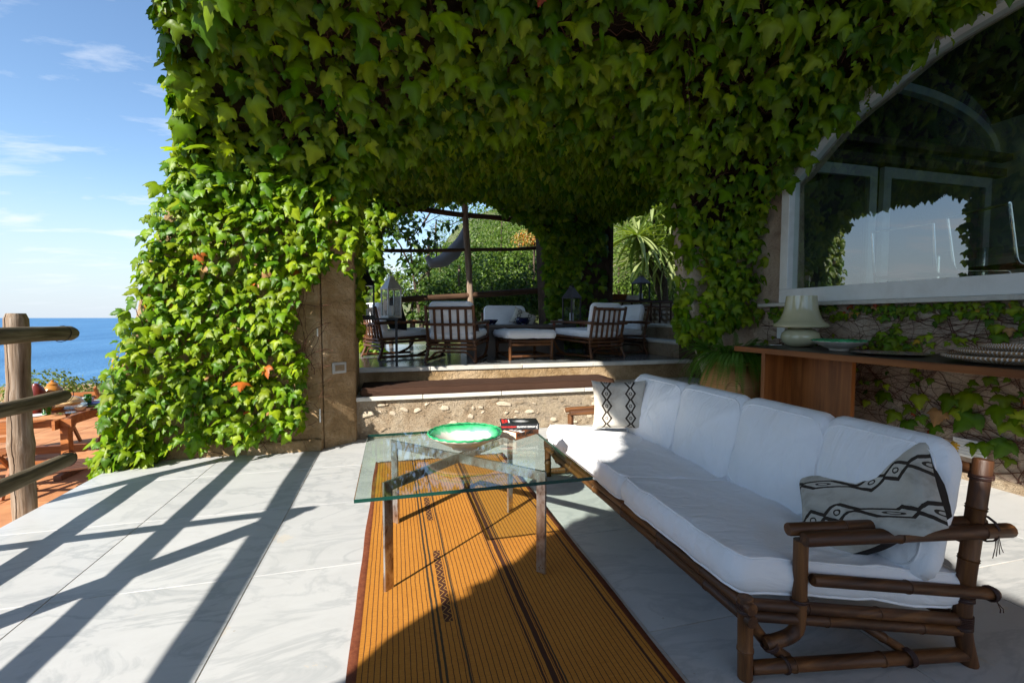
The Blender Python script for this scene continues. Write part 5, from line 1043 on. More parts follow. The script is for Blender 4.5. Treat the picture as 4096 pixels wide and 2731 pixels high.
# ------------------------------------------------------------------ the long white sofa
so_ = empty('sofa', (1.45, 2.1, 0)); tag(so_, 'long white cushioned sofa with dark bamboo frame', 'sofa')
def sp(name, mb, mat, smooth=True): o = link(name, mb.mesh(name, mat, smooth=smooth)); return adopt(o, so_)
def nr_(x): return 1.161 - .18 * (x - 1.076)      # near end line
def fr2(x): return 3.075 - .02 * (x - 1.076)
BM, BZ, BX = MAT['bamboo'], MAT['bamboo_z'], MAT['bamboo_x']
r1 = .0215
for k, yf in ((0, nr_), (1, fr2)):
    P3 = lambda x, z, dy=0: (x, yf(x) + dy, z)
    sp('front_leg', pole(MB(), P3(1.072, 0), P3(1.066, .268), r1 * 1.08, .13, 3), BZ)
    sp('rear_leg', pole(polec(MB(), [P3(1.838, 0), P3(1.805, .12), P3(1.803, .25)], r1 * 1.15), P3(1.803, .24), P3(1.848, .69), r1 * 1.2, .19, 5), BZ)
    b2 = MB(); dy = .0; pole(b2, P3(1.21, .474, .015), P3(1.87, .478, .010), r1 * .95, .33, 1); sp('arm', b2, BX)
    sp('arm', pole(MB(), P3(1.225, .462, -.030), P3(1.915, .466, -.030), r1 * 1.05, .35, 2), BX)
    sp('arm_post', polec(MB(), [P3(1.242, .445), P3(1.244, .20), P3(1.238, .135), P3(1.135, .110)], r1 * 1.02), BZ)
    sp('side_rail', pole(MB(), P3(1.265, .326, -.02), P3(1.89, .250, -.02), r1 * .9, .4, 4), BX)
    b2 = MB(); pole(b2, P3(1.08, .245), P3(1.80, .155), r1 * .85, .3, 7); sp('seat_end_rail', b2, BX); b2 = MB(); pole(b2, P3(1.08, .208), P3(1.80, .118), r1 * .85, .3, 8); sp('seat_end_rail', b2, BX)
    sp('base_rail', pole(MB(), P3(1.09, .034), P3(1.83, .036), r1, .35, 9), BX)
    sp('brace', polec(MB(), [P3(1.085, .20, .03), P3(1.16, .09, .03), P3(1.235, .035, .03)], r1 * .85), BX)
    sp('brace', pole(MB(), P3(1.45, .16, .04), P3(1.62, .05, .02), r1 * .7, .3, 3), BX)
    for c_, ax, rr_, tn in ((P3(1.068, .235), (0, 0, 1), .027, 5), (P3(1.803, .15), (0, 0, 1), .028, 8), (P3(1.804, .23), (0, 0, 1), .028, 3), (P3(1.85, .467, -.008), (1, 0, 0), .042, 2), (P3(1.243, .25), (0, 0, 1), .025, 2), (P3(1.15, .11), (.5, 0, -.6), .026, 3), (P3(1.20, .036), (1, 0, 0), .025, 2), (P3(1.62, .036), (1, 0, 0), .027, 4), (P3(1.843, .635), (0, 0, 1), .030, 3), (P3(1.87, .252, -.02), (1, 0, 0), .023, 3)): b2 = MB(); wrap(b2, c_, ax, rr_, tn); sp('binding', b2, MAT['binding'])
    if k == 0:
        b2 = MB()
        for j in range(4): b2.tube([P3(1.865 + .004 * j, .44, -.03), P3(1.862 + .007 * j, .41, -.032), P3(1.866 + .012 * j - .008, .375 + .006 * j, -.03)], .0014, 4)
        for j in range(2): b2.tube([P3(1.875, .232, -.035), P3(1.882 + .01 * j, .21, -.04), P3(1.888 + .012 * j, .195, -.035)], .0016, 4)
        sp('tie_ends', b2, MAT['binding'])
for z_, xx, st in ((.243, 1.070, 1), (.203, 1.072, 5)): sp('front_rail', pole(MB(), (xx - .004, nr_(1.07) - .03, z_), (xx - .004, fr2(1.07) + .03, z_), r1 * .95, .34, st), BM)
for z_, xx, st in ((.150, 1.80, 2), (.42, 1.825, 3), (.645, 1.862, 4)): sp('back_rail', pole(MB(), (xx, nr_(1.82) - .01, z_), (xx, fr2(1.82) + .02, z_), r1 * .9, .4, st), BM)
for k in range(9): y = 1.22 + k * .215; sp('back_spindle', pole(MB(), (1.81, y, .15), (1.86, y, .65), .011, .18, k), BZ)
for k in range(6): y = 1.35 + k * .3; sp('seat_slat', pole(MB(), (1.08, y, .215), (1.79, y, .12), .012, .3, k), BX)
def near_skew(y0, y1):      # cushion spanning y0 (near, slanted) to y1
    def f(x, y, z): return (x, y - (.18 * (x)) * max(0, (y1 - y0) / 2 - y) / (y1 - y0), z)
    return f
TL = math.atan2(.085, .72)   # seat slopes back
def seat(y0, y1, near, name='seat_cushion', seed=0):
    cx_ = 1.43; w_ = .385; L_ = (y1 - y0) / 2; sk = None
    if near: sk = lambda x, y, z: (x, y - .20 * x * (1 - (y + L_) / (2 * L_)), z)
    o = cushion(w_, L_, .112, .055, .016, MAT['white_cloth'], None, name, Matrix.Translation((cx_, (y0 + y1) / 2, .290)) @ Rx(TL, 4, 'Y'), seed=seed, skew=sk, wr=.010); adopt2(o, so_); return o
def adopt2(o, par): return adopt(o, par)
seat(1.115, 1.925, True, seed=1); seat(1.935, 3.02, False, seed=2)
for i, (y0, y1) in enumerate(((1.055, 1.45), (1.455, 1.905), (1.91, 2.40), (2.405, 2.96))):
    L_ = (y1 - y0) / 2; M = Matrix.Translation((1.705, (y0 + y1) / 2, .515)) @ Rx(math.radians(-78), 4, 'Y')
    o = cushion(.205, L_, .095, .075, .040, MAT['white_cloth'], None, 'back_cushion', M, seed=i + 5, wr=.016, side=.02); adopt2(o, so_)
# pillows on the sofa
pillow('cream mudcloth pillow with two dark zigzag bands at the far end of the sofa', (1.50, 2.83, .545), basis((.93, -.36, .02), (.10, .02, 1)), .185, .17, .055, MAT['mudcloth'], MAT['black_cloth'])
_h, _u = Vector((-.28, -.96, 0)), Vector((.45, -.13, .88)); _c, _s = math.cos(.80), math.sin(.80); HBAS = basis(-(_u * _c - _h * _s), _h * _c + _u * _s)
pillow('grey mudcloth pillow slumped against the near arm with its black back showing', (1.61, 1.235, .475), HBAS, .20, .20, .085, MAT['mudcloth'], MAT['black_cloth'], bend=.25, drape=lambda p: Vector((p.x + .03 * max(0, min(1, (p.z - .47) / .1)), p.y - .13 * max(0, min(1, (p.z - .475) / .07)) ** 1.5 + .02, p.z)))

# ------------------------------------------------------------------ console table and what stands on it
CZ = .88
co = empty('console_table', (3.45, 2.4, 0)); tag(co, 'long reddish wooden console table along the house wall', 'console table')
mb = MB(); mb.box(3.11, 3.84, .6, 3.62, CZ - .046, CZ - .0008); adopt(mb.obj('top', MAT['console'], None, bevel=.003), co)
mb = MB(); mb.box(3.135, 3.835, .62, 3.60, CZ - .0006, CZ); adopt(mb.obj('dark_inlay', MAT['console_top'], None), co)
mb = MB(); mb.box(3.13, 3.80, 3.27, 3.31, 0, CZ - .047); adopt(mb.obj('leg_panel', MAT['console_z'], None, bevel=.002), co)
mb = MB(); mb.box(3.42, 3.46, 2.72, 3.269, 0, CZ - .047); adopt(mb.obj('leg_panel', MAT['console_z'], None, bevel=.002), co)
mb = MB(); mb.box(3.13, 3.80, .80, .84, 0, CZ - .047); adopt(mb.obj('leg_panel', MAT['console_z'], None, bevel=.002), co)
la = empty('table_lamp', (3.60, 3.36, CZ + .0005)); tag(la, 'cream glass mushroom lamp on the console table', 'lamp')
base_p = [(0, 0), (.075, 0), (.11, .012), (.145, .045), (.157, .085), (.148, .125), (.115, .155), (.075, .168), (.07, .178), (0, .178)]
sh = [(.205, .176), (.218, .182), (.222, .196), (.216, .208), (.190, .225), (.165, .255), (.147, .300), (.134, .355), (.126, .42), (.122, .462), (.118, .462), (.122, .42), (.130, .355), (.143, .300), (.160, .255), (.184, .222), (.205, .2), (.205, .176)]
for nm, pr in (('base', base_p), ('shade', sh)): me = MB().lathe(pr, seg=48).mesh(nm, MAT['lampglass'], smooth=True); link(nm, me, la)
pl_ = MB(); pl_.tube([(-.10, .10, .012), (-.2, .2, .006), (-.22, .28, .008)], .003, 6); link('cord', pl_.mesh('cord', MAT['white_glaze']), la)
b_ = bowl((3.50, 2.90, CZ + .0005), 'shallow cream bowl with dark green rim beside the lamp', 1.02)
def plate(loc, r, label, mat, h=.02):
    o = MB().lathe([(0, .004), (r * .6, .004), (r * .97, h), (r, h), (r * .62, 0), (0, 0)], seg=48).obj('plate', mat, None, smooth=True); o.location = loc; tag(o, label, 'plate'); return o
MAT['plate_pat'] = pm('patterned_charger', [(.35, (.05, .04, .05)), (.5, (.42, .38, .36)), (.6, (.30, .07, .05)), (.75, (.45, .42, .40))], 40, .25)
plate((3.45, 2.47, CZ + .0005), .225, 'flat patterned charger plate in the middle of the console', MAT['plate_pat'], .016)
m, nt, n_, l, b = newmat('coiled_basketry'); v = coords(nt, 'Object'); s_ = N(nt, 'ShaderNodeSeparateXYZ'); l.new(v, s_.inputs[0]); an = math_(nt, 'ARCTAN2', s_.outputs[1], s_.outputs[0]); r2 = math_(nt, 'SQRT', math_(nt, 'ADD', math_(nt, 'POWER', s_.outputs[0], 2), math_(nt, 'POWER', s_.outputs[1], 2)))
st_ = math_(nt, 'FRACT', math_(nt, 'ADD', math_(nt, 'MULTIPLY', an, 14), math_(nt, 'MULTIPLY', r2, 40))); l.new(mixc(nt, math_(nt, 'LESS_THAN', st_, .35), (.33, .17, .06), (.68, .66, .62)), b.inputs['Base Color']); b.inputs['Roughness'].default_value = .6; MAT['basket'] = m
for i, (x, y, z, r_, lb) in enumerate(((3.46, 1.82, CZ, .285, 'lowest of the stacked woven trays on the console'), (3.47, 1.80, CZ + .034, .25, 'middle one of the stacked woven trays on the console'), (3.49, 1.75, CZ + .062, .20, 'topmost of the stacked woven trays on the console'))):
    mb = MB(); k_ = 0; rr_ = r_
    pts = [(r_ * math.cos(a), r_ * math.sin(a), .036) for a in np.linspace(0, 2 * math.pi, 40)[:-1]]
    n_c = 9
    for c_ in range(n_c):
        f_ = c_ / (n_c - 1); R_c = r_ * (.45 + .55 * f_); mb.tube([(R_c * math.cos(a), R_c * math.sin(a), .008 + .030 * f_ ** 1.5) for a in np.linspace(0, 2 * math.pi, 41)[:-1]], r_ * .036, 7, closed=True)
    mb.lathe([(0, .003), (r_ * .46, .003), (r_ * .46, .010), (0, .010)], seg=24); o = mb.obj('woven_tray', MAT['basket'], None, smooth=True); o.location = (x, y, z + .002); tag(o, lb, 'tray', 'woven trays stacked on the console')

# terracotta jar with fern
ja = empty('terracotta_jar', (3.37, 3.95, 0)); tag(ja, 'large terracotta jar planted with a fern beside the console', 'jar')
jp = [(0, 0), (.15, 0), (.19, .06), (.255, .2), (.293, .36), (.300, .46), (.298, .465), (.302, .475), (.296, .49), (.275, .58), (.235, .65), (.22, .67), (.235, .70), (.215, .70), (.20, .66), (0, .64)]
me = MB().lathe(jp, seg=56).mesh('body', MAT['terra_pot'], smooth=True); link('body', me, ja)
for a0 in (math.radians(-128), math.radians(50)):
    pts = []
    for t in np.linspace(0, math.pi, 12): ah = a0 + .22 * math.cos(t); z = .44 + .09 * math.sin(t); rr_ = np.interp(z, [.36, .46, .58], [.293, .30, .275]) + .014 * math.sin(t) ** .5; pts.append((rr_ * math.cos(ah), rr_ * math.sin(ah), z))
    link('handle', MB().tube(pts, .014, 8).mesh('handle', MAT['terra_pot'], smooth=True), ja)
fe = empty('fern', (3.37, 3.95, .68)); tag(fe, 'boston fern spilling out of the terracotta jar', 'fern')
def frond_mesh(L, droop, seed):
    rs = random.Random(seed); pts = []; n = 26; V = []; F = []; tn = []
    for k in range(n + 1): t = k / n; pts.append(Vector((L * (1.0 * t - .12 * droop * t * t), .03 * math.sin(3 * t + seed), L * (1.0 * t - (.35 + droop * .85) * t * t))))
    mb = MB(); mb.tube(pts, [.002 * (1 - .7 * k / n) for k in range(n + 1)], 3, cap=False); nst = len(mb.v)
    for k in range(2, n * 2, 1):
        t = k / (n * 2); i = min(n - 1, int(t * n)); p = pts[i].lerp(pts[i + 1], t * n - i); tg = (pts[i + 1] - pts[i]).normalized(); sd_ = tg.cross(Vector((0, 0, 1))).normalized(); upv = sd_.cross(tg)
        w_ = .030 * math.sin(math.pi * min(1, t * .94 + .06)) ** .6 * (L / .35) ** .5
        for s_ in (-1, 1):
            a = p + sd_ * s_ * w_ + tg * w_ * .25 - upv * w_ * rs.uniform(.1, .35); h_ = .0024
            mb.add([p - tg * h_, p + sd_ * s_ * w_ * .55 - tg * h_ * 1.1 + upv * .001, a, p + sd_ * s_ * w_ * .55 + tg * h_ * 1.1, p + tg * h_], [(0, 1, 2), (0, 2, 3), (0, 3, 4)])
    me = bpy.data.meshes.new('frond'); me.from_pydata(mb.v, [], mb.f); at = me.attributes.new('tint', 'FLOAT_COLOR', 'POINT'); c = random.Random(seed).choice(((.09, .21, .02), (.12, .24, .025), (.07, .17, .018)))
    at.data.foreach_set('color', np.tile(np.array([*c, 1], np.float32), len(me.vertices))); me.materials.append(MAT['leaf_tree']); return me
FR = [frond_mesh(L, d, s_) for s_, (L, d) in enumerate(((.52, 1.15), (.45, 1.0), (.56, 1.3), (.42, .8), (.42, .2), (.50, .45), (.38, .0), (.50, 1.5)))]
for i in range(170):
    o = link('frond', FR[random.choice((0, 0, 1, 2, 3, 7, 2, 5)) if i > 50 else random.choice((4, 5, 6))], fe); a = random.uniform(0, 6.28) if i % 3 else random.uniform(math.radians(150), math.radians(300)); o.location = (.10 * math.cos(a), .10 * math.sin(a), random.uniform(-.02, .03)); o.rotation_euler = (0, random.uniform(-.2, .15), a); s_ = random.uniform(.7, 1.05); o.scale = (s_,) * 3
# ------------------------------------------------------------------ rustic trellis closing the far arch
tr = wempty('pole_trellis', (1.2, 7.75, .6)); tag(tr, 'rustic pole trellis in the far arch with garden behind', 'trellis')
def tv3(px, py, y=7.75): p = onY(px, py, y); return tuple(p)
for pts, r_, mt, nm, sd_ in (([(1848, 700), (1860, 860), (1872, 1010), (1886, 1300)], .055, 'oldwood', 'upright', 1), ([(2152, 860), (2168, 1000), (2180, 1150), (2190, 1330)], .05, 'oldwood', 'upright', 2),
    ([(1585, 828), (1700, 838), (1850, 862), (2000, 872), (2160, 895)], .045, 'oldwood_x', 'pole', 3), ([(1480, 1002), (1700, 1003), (1868, 999), (2040, 998), (2200, 990)], .030, 'oldwood_x', 'pole', 4),
    ([(1520, 1205), (1700, 1192), (1870, 1183)], .050, 'oldwood_x', 'pole', 5), ([(1860, 1183), (2040, 1170), (2220, 1160)], .052, 'oldwood_x', 'pole', 6)):
    link(nm, log_mesh(nm, [tv3(*p) for p in pts], r_, MAT[mt], 12, (), sd_), tr)

# ------------------------------------------------------------------ garden plants
def oval(seed):
    V = np.array([(0, 0, 0), (.22, -.3, .05), (-.22, -.3, .05), (.2, -.7, .02), (-.2, -.7, .02), (0, -1, -.12), (0, -.5, 0)]); F = np.array([(0, 6, 1), (0, 2, 6), (1, 6, 3), (2, 4, 6), (3, 6, 5), (4, 5, 6)]); return V, F[:, ::-1], np.zeros(7)
OV = [oval(0)]
def narrow():
    V = np.array([(0, 0, 0), (.09, -.4, .03), (-.09, -.4, .03), (0, -1, -.05)]); return V, np.array([(0, 2, 1), (1, 2, 3)])[:, ::-1], np.zeros(4)
NARROW = [narrow()]
def crown_points(blobs, n, shell=.55):
    w_ = np.array([b_[3] * b_[4] * b_[5] for b_ in blobs]) ** .75; w_ /= w_.sum(); ii = rng.choice(len(blobs), n, p=w_); B = np.array(blobs)[ii]; d = norm(rng.normal(0, 1, (n, 3))); rr_ = (1 - shell * rng.random(n) ** 1.6)[:, None]
    P = B[:, :3] + d * B[:, 3:6] * rr_; k = clump(P, 1.7, 3.3) > -.22; return P[k], d[k]
def tree(name, label, cat, trunk, branches, blobs, n, size, cols, templ=OV, group=None, r0=.08, droop=.0):
    e = empty(name, trunk[0]); tag(e, label, cat, group)
    mb = MB(); m_ = len(trunk); mb.tube(trunk, [r0 * (1 - .6 * i / (m_ - 1)) for i in range(m_)], 9); t = mb.obj('trunk', MAT['bark'], None, smooth=True); adopt(t, e)
    if branches:
        for br, r_ in branches: mb = MB(); mb.tube(br, [r_ * (1 - .7 * i / (len(br) - 1)) for i in range(len(br))], 6); adopt(mb.obj('branch', MAT['bark'], None, smooth=True), e)
    P, d = crown_points(blobs, n); nn2 = norm(d + np.array([0, 0, .8])[None]); c = np.array(cols)[rng.integers(0, len(cols), len(P))] * rng.uniform(.7, 1.3, (len(P), 1))
    o = build_cloud('crown', templ, P, frames(nn2, .9, .5), rng.uniform(size * .7, size * 1.3, len(P)), c, MAT['leaf_tree'], None, None); adopt(o, e); return e
G_dark = [(.05, .10, .015), (.035, .08, .015), (.07, .12, .02)]; G_mid = [(.10, .17, .02), (.13, .20, .03), (.08, .14, .02)]; G_light = [(.17, .22, .06), (.20, .24, .08), (.13, .19, .04)]; G_silver = [(.28, .30, .20), (.33, .34, .25)]
def gp(px, py, y): return tuple(onY(px, py, y))
# big-leaved tree whose dark branches cross the sky
y = 8.9; br = [[gp(1680, 1260, y), gp(1650, 1080, y), gp(1640, 960, y), gp(1690, 900, y), gp(1760, 860, y)], [gp(1690, 900, y), gp(1740, 820, y), gp(1760, 770, y)], [gp(1650, 1080, y), gp(1600, 980, y), gp(1540, 900, y), gp(1520, 860, y)], [gp(1740, 960, y), gp(1745, 880, y), gp(1800, 900, y), gp(1850, 880, y)], [gp(1660, 1140, y), gp(1740, 1060, y), gp(1750, 980, y), gp(1740, 920, y)], [gp(1640, 960, y), gp(1580, 900, y), gp(1560, 840, y)]]
bl = [(*gp(1620, 900, y), .42, .4, .30), (*gp(1560, 960, y), .28, .35, .30), (*gp(1690, 960, y), .30, .35, .25), (*gp(1640, 1060, y), .34, .35, .22), (*gp(1790, 900, y), .25, .3, .12), (*gp(1730, 800, y), .45, .4, .18), (*gp(1820, 790, y), .4, .4, .14), (*gp(1560, 870, y), .3, .3, .2)]
tree('lemon_tree', 'dark leaved tree with crossing branches against the sky behind the trellis', 'tree', [gp(1690, 1330, y), gp(1680, 1260, y), gp(1655, 1120, y)], [(b_, .022) for b_ in br], bl, 1150, .12, G_dark, r0=.05)
# hedge band and garden masses
def bushes(lst):
    for (lab, nm, px, py, y, rx, rz, n, sz, cols, tp) in lst:
        c = gp(px, py, y); trunk = [(c[0], c[1], .4), (c[0] + .05, c[1], c[2])]; tree(nm, lab, 'tree' if 'tree' in nm else 'shrub', trunk, None, [(c[0], c[1], c[2], rx, rx * .8, rz), (c[0] - rx * .5, c[1], c[2] - rz * .4, rx * .7, rx * .6, rz * .7), (c[0] + rx * .55, c[1] + .2, c[2] - rz * .2, rx * .65, rx * .6, rz * .7)], n, sz, cols, tp, r0=.05)
bushes([('glossy hedge shrub left of the trellis centre pole', 'shrub', 1640, 1170, 9.3, .9, .38, 2600, .085, G_mid, OV), ('tall pale shoots of the hedge at the left edge of the arch', 'shrub', 1530, 1130, 9.6, .5, .40, 1500, .08, G_light, OV),
    ('dense dark shrub directly behind the centre pole', 'shrub', 1790, 1200, 9.0, .9, .40, 2600, .085, G_dark, OV), ('leafy green shrub right of the centre pole', 'shrub', 1960, 1130, 9.6, 1.1, .75, 5200, .075, G_mid, OV), ('dark shrub beneath the trellis near the ivy pier', 'shrub', 2120, 1150, 9.0, .7, .65, 3200, .075, G_dark, OV),
    ('bright green tree filling the upper right of the trellis', 'garden_tree', 2000, 880, 13.0, 1.9, 1.25, 9500, .085, G_mid, NARROW), ('lighter green tree rising behind the right of the trellis', 'garden_tree', 2120, 980, 16.5, 2.0, 1.6, 6000, .11, G_light, OV), ('small conifer seen through the hammock side of the trellis', 'conifer_tree', 1755, 980, 14, .30, .75, 1200, .10, G_mid, NARROW),
    ('pale olive tree behind the centre pole low down', 'olive_tree', 1840, 1080, 13, .9, .6, 2400, .08, G_light, NARROW), ('autumn coloured vine clump with orange flowers upper right behind the trellis', 'shrub', 2130, 950, 10.5, .45, .22, 900, .07, [(.45, .16, .03), (.30, .26, .06), (.4, .3, .1)], OV)])
bushes([('silvery grey bush below the yucca', 'shrub', 2480, 1200, 12.5, .75, .40, 2600, .06, G_silver, NARROW), ('green shrub left of the yucca by the dark pier', 'shrub', 2470, 1000, 14.5, .9, .7, 3000, .08, G_light, OV), ('dark shrub beneath the yucca rosettes', 'shrub', 2640, 1110, 11.0, .9, .9, 4200, .07, G_dark, NARROW), ('dark green shrub behind the lantern', 'shrub', 2560, 1220, 10.2, .6, .35, 1800, .07, G_dark, OV)])
bushes([('dense green tree mass filling the right part of the far arch', 'garden_tree', 2110, 1050, 11.8, 1.3, 1.1, 6500, .085, G_mid, OV), ('deep green tree mass behind the hedge shrubs', 'garden_tree', 1960, 1100, 12.4, 1.6, .9, 6500, .085, G_dark, OV), ('tall tree top rising over the right trellis panel', 'garden_tree', 2080, 850, 14.5, 1.5, .9, 5000, .09, G_mid, NARROW),
    ('pale dry shrub on the slope left of the yucca', 'shrub', 2480, 1090, 15.5, 1.1, 1.0, 3600, .10, G_silver, NARROW), ('green tree crown behind the yucca rosettes', 'garden_tree', 2640, 900, 14.5, 2.2, 1.6, 7000, .10, G_mid, OV), ('thick shrub bank under the yucca', 'shrub', 2560, 1130, 11.3, 1.5, .85, 6500, .08, G_mid, OV), ('dry pale shrub between ivy pier and yucca', 'shrub', 2470, 1060, 11.6, .7, .8, 3200, .08, G_light, NARROW), ('dark tree crown right of the yucca', 'garden_tree', 2760, 1050, 13.0, 1.6, 1.6, 6000, .09, G_dark, OV), ('olive coloured tree above the side opening', 'garden_tree', 2560, 800, 18.0, 2.2, 1.6, 5000, .12, G_light, NARROW), ('dark hedge shrub low at the left end of the far arch', 'shrub', 1560, 1215, 8.9, .7, .30, 2000, .08, G_dark, OV)])
# far slope trees
TL_ = ['dark round', 'mid green round', 'pale green round']; PL_ = ['left of the centre pole', 'behind the hammock', 'right of the centre pole', 'above the orange flowers', 'behind the yucca', 'at the right end of the slope']
for i in range(18):
    x = random.uniform(1.5, 22); y = random.uniform(17, 34); zg = .4 + max(0, x - 1.5) * .42 + (y - 12) * (.02 + .018 * min(10, max(0, x))); h = random.uniform(2.2, 4.0)
    tree('slope_tree', TL_[i % 3] + ' tree ' + ('low' if i < 9 else 'high') + ' on the slope, ' + PL_[(i // 3) * 2 % 6 if i < 9 else ((i // 3) * 2 + 1) % 6], 'tree', [(x, y, zg - .3), (x, y, zg + h * .6)], None, [(x, y, zg + h * .7, h * .55, h * .5, h * .45), (x + h * .3, y, zg + h * .45, h * .4, h * .4, h * .3)], 1500, .2, (G_dark, G_mid, G_light)[i % 3], group='trees on the slope behind the garden')
# hammock hung behind the trellis
y = 8.3; A_, B2_ = [(1865, 905), (1850, 960), (1815, 1010), (1770, 1045), (1725, 1052), (1700, 1020)], [.05, .10, .13, .11, .08, .03]
pts = []; rr_ = []
for i in range(len(A_) - 1):
    for t in (0, .25, .5, .75): pts.append(tuple(np.array(gp(*A_[i], y)) * (1 - t) + np.array(gp(*A_[i + 1], y)) * t)); rr_.append(B2_[i] * (1 - t) + B2_[i + 1] * t)
me = MB().tube(pts, rr_, 16).mesh('hammock', MAT['grey_cloth'], smooth=True)
for v_ in me.vertices: v_.co += Vector((0, 0, 1)) * .02 * mnoise.noise(v_.co * 9)
tag(link('hammock', me), 'gathered grey cloth hammock hanging behind the trellis', 'hammock')
# stakes
for i, (px, py0, py1, y, lb) in enumerate(((1714, 950, 1080, 9.6, 'thin bare stake left of the hammock'), (1836, 1060, 1110, 9.6, 'short stake beside the centre pole'), (2075, 925, 965, 12.0, 'pale sunlit stake top among the orange flowers'), (2105, 1110, 1180, 9.2, 'pale tree stump piece near the right upright'))):
    a, b_ = gp(px, py1 + 40, y), gp(px, py0, y); tag(MB().tube([a, b_], [.03, .028], 8).obj('stake', MAT['oldwood'], None, smooth=True), lb, 'stake')

# yucca at the garden steps: trunk, rosettes of sword leaves
def blade_mesh(seed, L=.62, w_=.028, dr=.1):
    n = 6; V = []; 
    for k in range(n + 1): t = k / n; ww = w_ * (math.sin(math.pi * min(1, .25 + t * .75)) ** .7) * (1 if k < n else 0); z = -dr * t * t * L; V += [(-ww, L * t, z + ww * .35), (0, L * t, z), (ww, L * t, z + ww * .35)]
    F = []; 
    for k in range(n): a = k * 3; F += [(a, a + 1, a + 4, a + 3), (a + 1, a + 2, a + 5, a + 4)]
    me = bpy.data.meshes.new('blade'); me.from_pydata(V, [], F); at = me.attributes.new('tint', 'FLOAT_COLOR', 'POINT'); c = ((.24, .30, .10), (.17, .24, .07), (.32, .37, .16))[seed % 3]; at.data.foreach_set('color', np.tile(np.array([*c, 1], np.float32), len(me.vertices))); me.materials.append(MAT['leaf_tree']); return me
BLD = [blade_mesh(s_, .92 + .12 * (s_ % 2), .034 + .006 * (s_ % 3), (.05, .2, .5)[s_ % 3]) for s_ in range(6)]
yc = wempty('yucca', gp(2660, 1240, 9.8)); tag(yc, 'sunlit yucca with sword shaped leaves beyond the garden steps', 'yucca')
ros = [gp(2547, 945, 9.4), gp(2608, 840, 9.6), gp(2670, 900, 9.8), gp(2625, 985, 9.6), gp(2680, 1030, 9.7), gp(2580, 1040, 9.9)]
for i, c in enumerate(ros):
    adopt(MB().tube([gp(2670, 1300, 10.0), gp(2660 - 8 * i, 1120, 10.0), c], [.07, .055, .04], 8).obj('stem', MAT['bark'], None, smooth=True), yc)
    for k in range(60):
        d = norm(rng.normal(0, 1, 3)); d[2] = abs(d[2]) * .9 - .25 if k % 5 else -abs(d[2]) * .6; q_ = Vector(d).to_track_quat('Y', 'Z'); o = link('blade', BLD[(i * 7 + k) % 6], yc); o.matrix_basis = Matrix.Translation(Vector(c) + Vector(d) * .03) @ q_.to_matrix().to_4x4() @ Matrix.Scale(random.uniform(.8, 1.1), 4)
pt = empty('palm', gp(2725, 1250, 10.8)); tag(pt, 'leaning palm trunk with hanging dry fronds at the top of the side opening', 'palm')
adopt(MB().tube([gp(2745, 1150, 10.8), gp(2725, 900, 10.8), gp(2710, 820, 10.8), gp(2672, 745, 10.8)], [.06, .06, .085, .07], 10).obj('trunk', MAT['ceramic'] if False else pm('pale_palm_trunk', (.42, .32, .24), 30, .9, .01), None, smooth=True), pt)
for k in range(16): a = gp(2668 - k * 2.2, 745 + (k % 3) * 3, 10.8); b_ = gp(2660 - k * 3.2, 800 + random.uniform(-12, 14), 10.75); adopt(MB().tube([a, ((a[0] + b_[0]) / 2, a[1], (a[2] + b_[2]) / 2 + .02), b_], [.014, .018, .004], 5).obj('dry_frond', pm('dry_frond', (.50, .33, .14), 10, .9) if k == 0 else bpy.data.materials['dry_frond'], None), pt)

# bamboo side table with boxes and lantern on the landing
bt = empty('bamboo_console', (4.45, 7.75, 1.04)); tag(bt, 'bamboo side table on the landing under the yucca', 'side table'); mb = MB(); mb.box(-.62, .64, -.19, .19, .405, .425); mb.obj('top', MAT['darkwood'], bt)
for x in (-.60, -.2, .2, .62):
    for s_ in (-1, 1): link('leg', pole(MB(), (x, s_ * .18, 0), (x, s_ * .18, .40), .018).mesh('leg', MAT['bamboo_z'], smooth=True), bt)
for z in (.39, .30): link('rail', pole(MB(), (-.62, -.20, z), (.64, -.20, z), .016).mesh('rail', MAT['bamboo_x'], smooth=True), bt)
lantern((4.52, 7.72, 1.4655), .24, .50, MAT['bronze'], 'bronze lantern with white candle on the bamboo side table', .2)
mb = MB(); mb.box(-.17, .17, -.12, .12, 0, .09); mb.box(-.19, .19, -.14, .14, .0905, .11); o = mb.obj('wooden_box', MAT['console'], None, bevel=.004); o.location = (4.02, 7.75, 1.4655); tag(o, 'low reddish wooden box on the left of the bamboo side table', 'box')
mb = MB(); mb.lathe([(0, 0), (.17, 0), (.14, .085), (0, .085)], seg=4, M=Rx(math.pi / 4, 4, 'Z')); o = mb.obj('stone_trough', MAT['stone'], None, bevel=.004); o.location = (4.27, 7.66, 1.4655); tag(o, 'pale stone block tray between box and lantern', 'tray')
ws = MB().box(3.95, 6.0, 8.0, 8.3, 1.0, 1.42).obj('garden_wall', MAT['rubble']); tag(ws, 'low dry stone wall behind the bamboo side table', 'wall')
for k in range(60): o = link('stone', ROCKS[k % 8], ws); o.location = (4.0 + (k % 15) * .13 + random.uniform(-.02, .02), 7.99, 1.04 + (k // 15) * .10); o.scale = (.062, .03, .048); o.rotation_euler = (0, random.uniform(-.6, .6), 0)

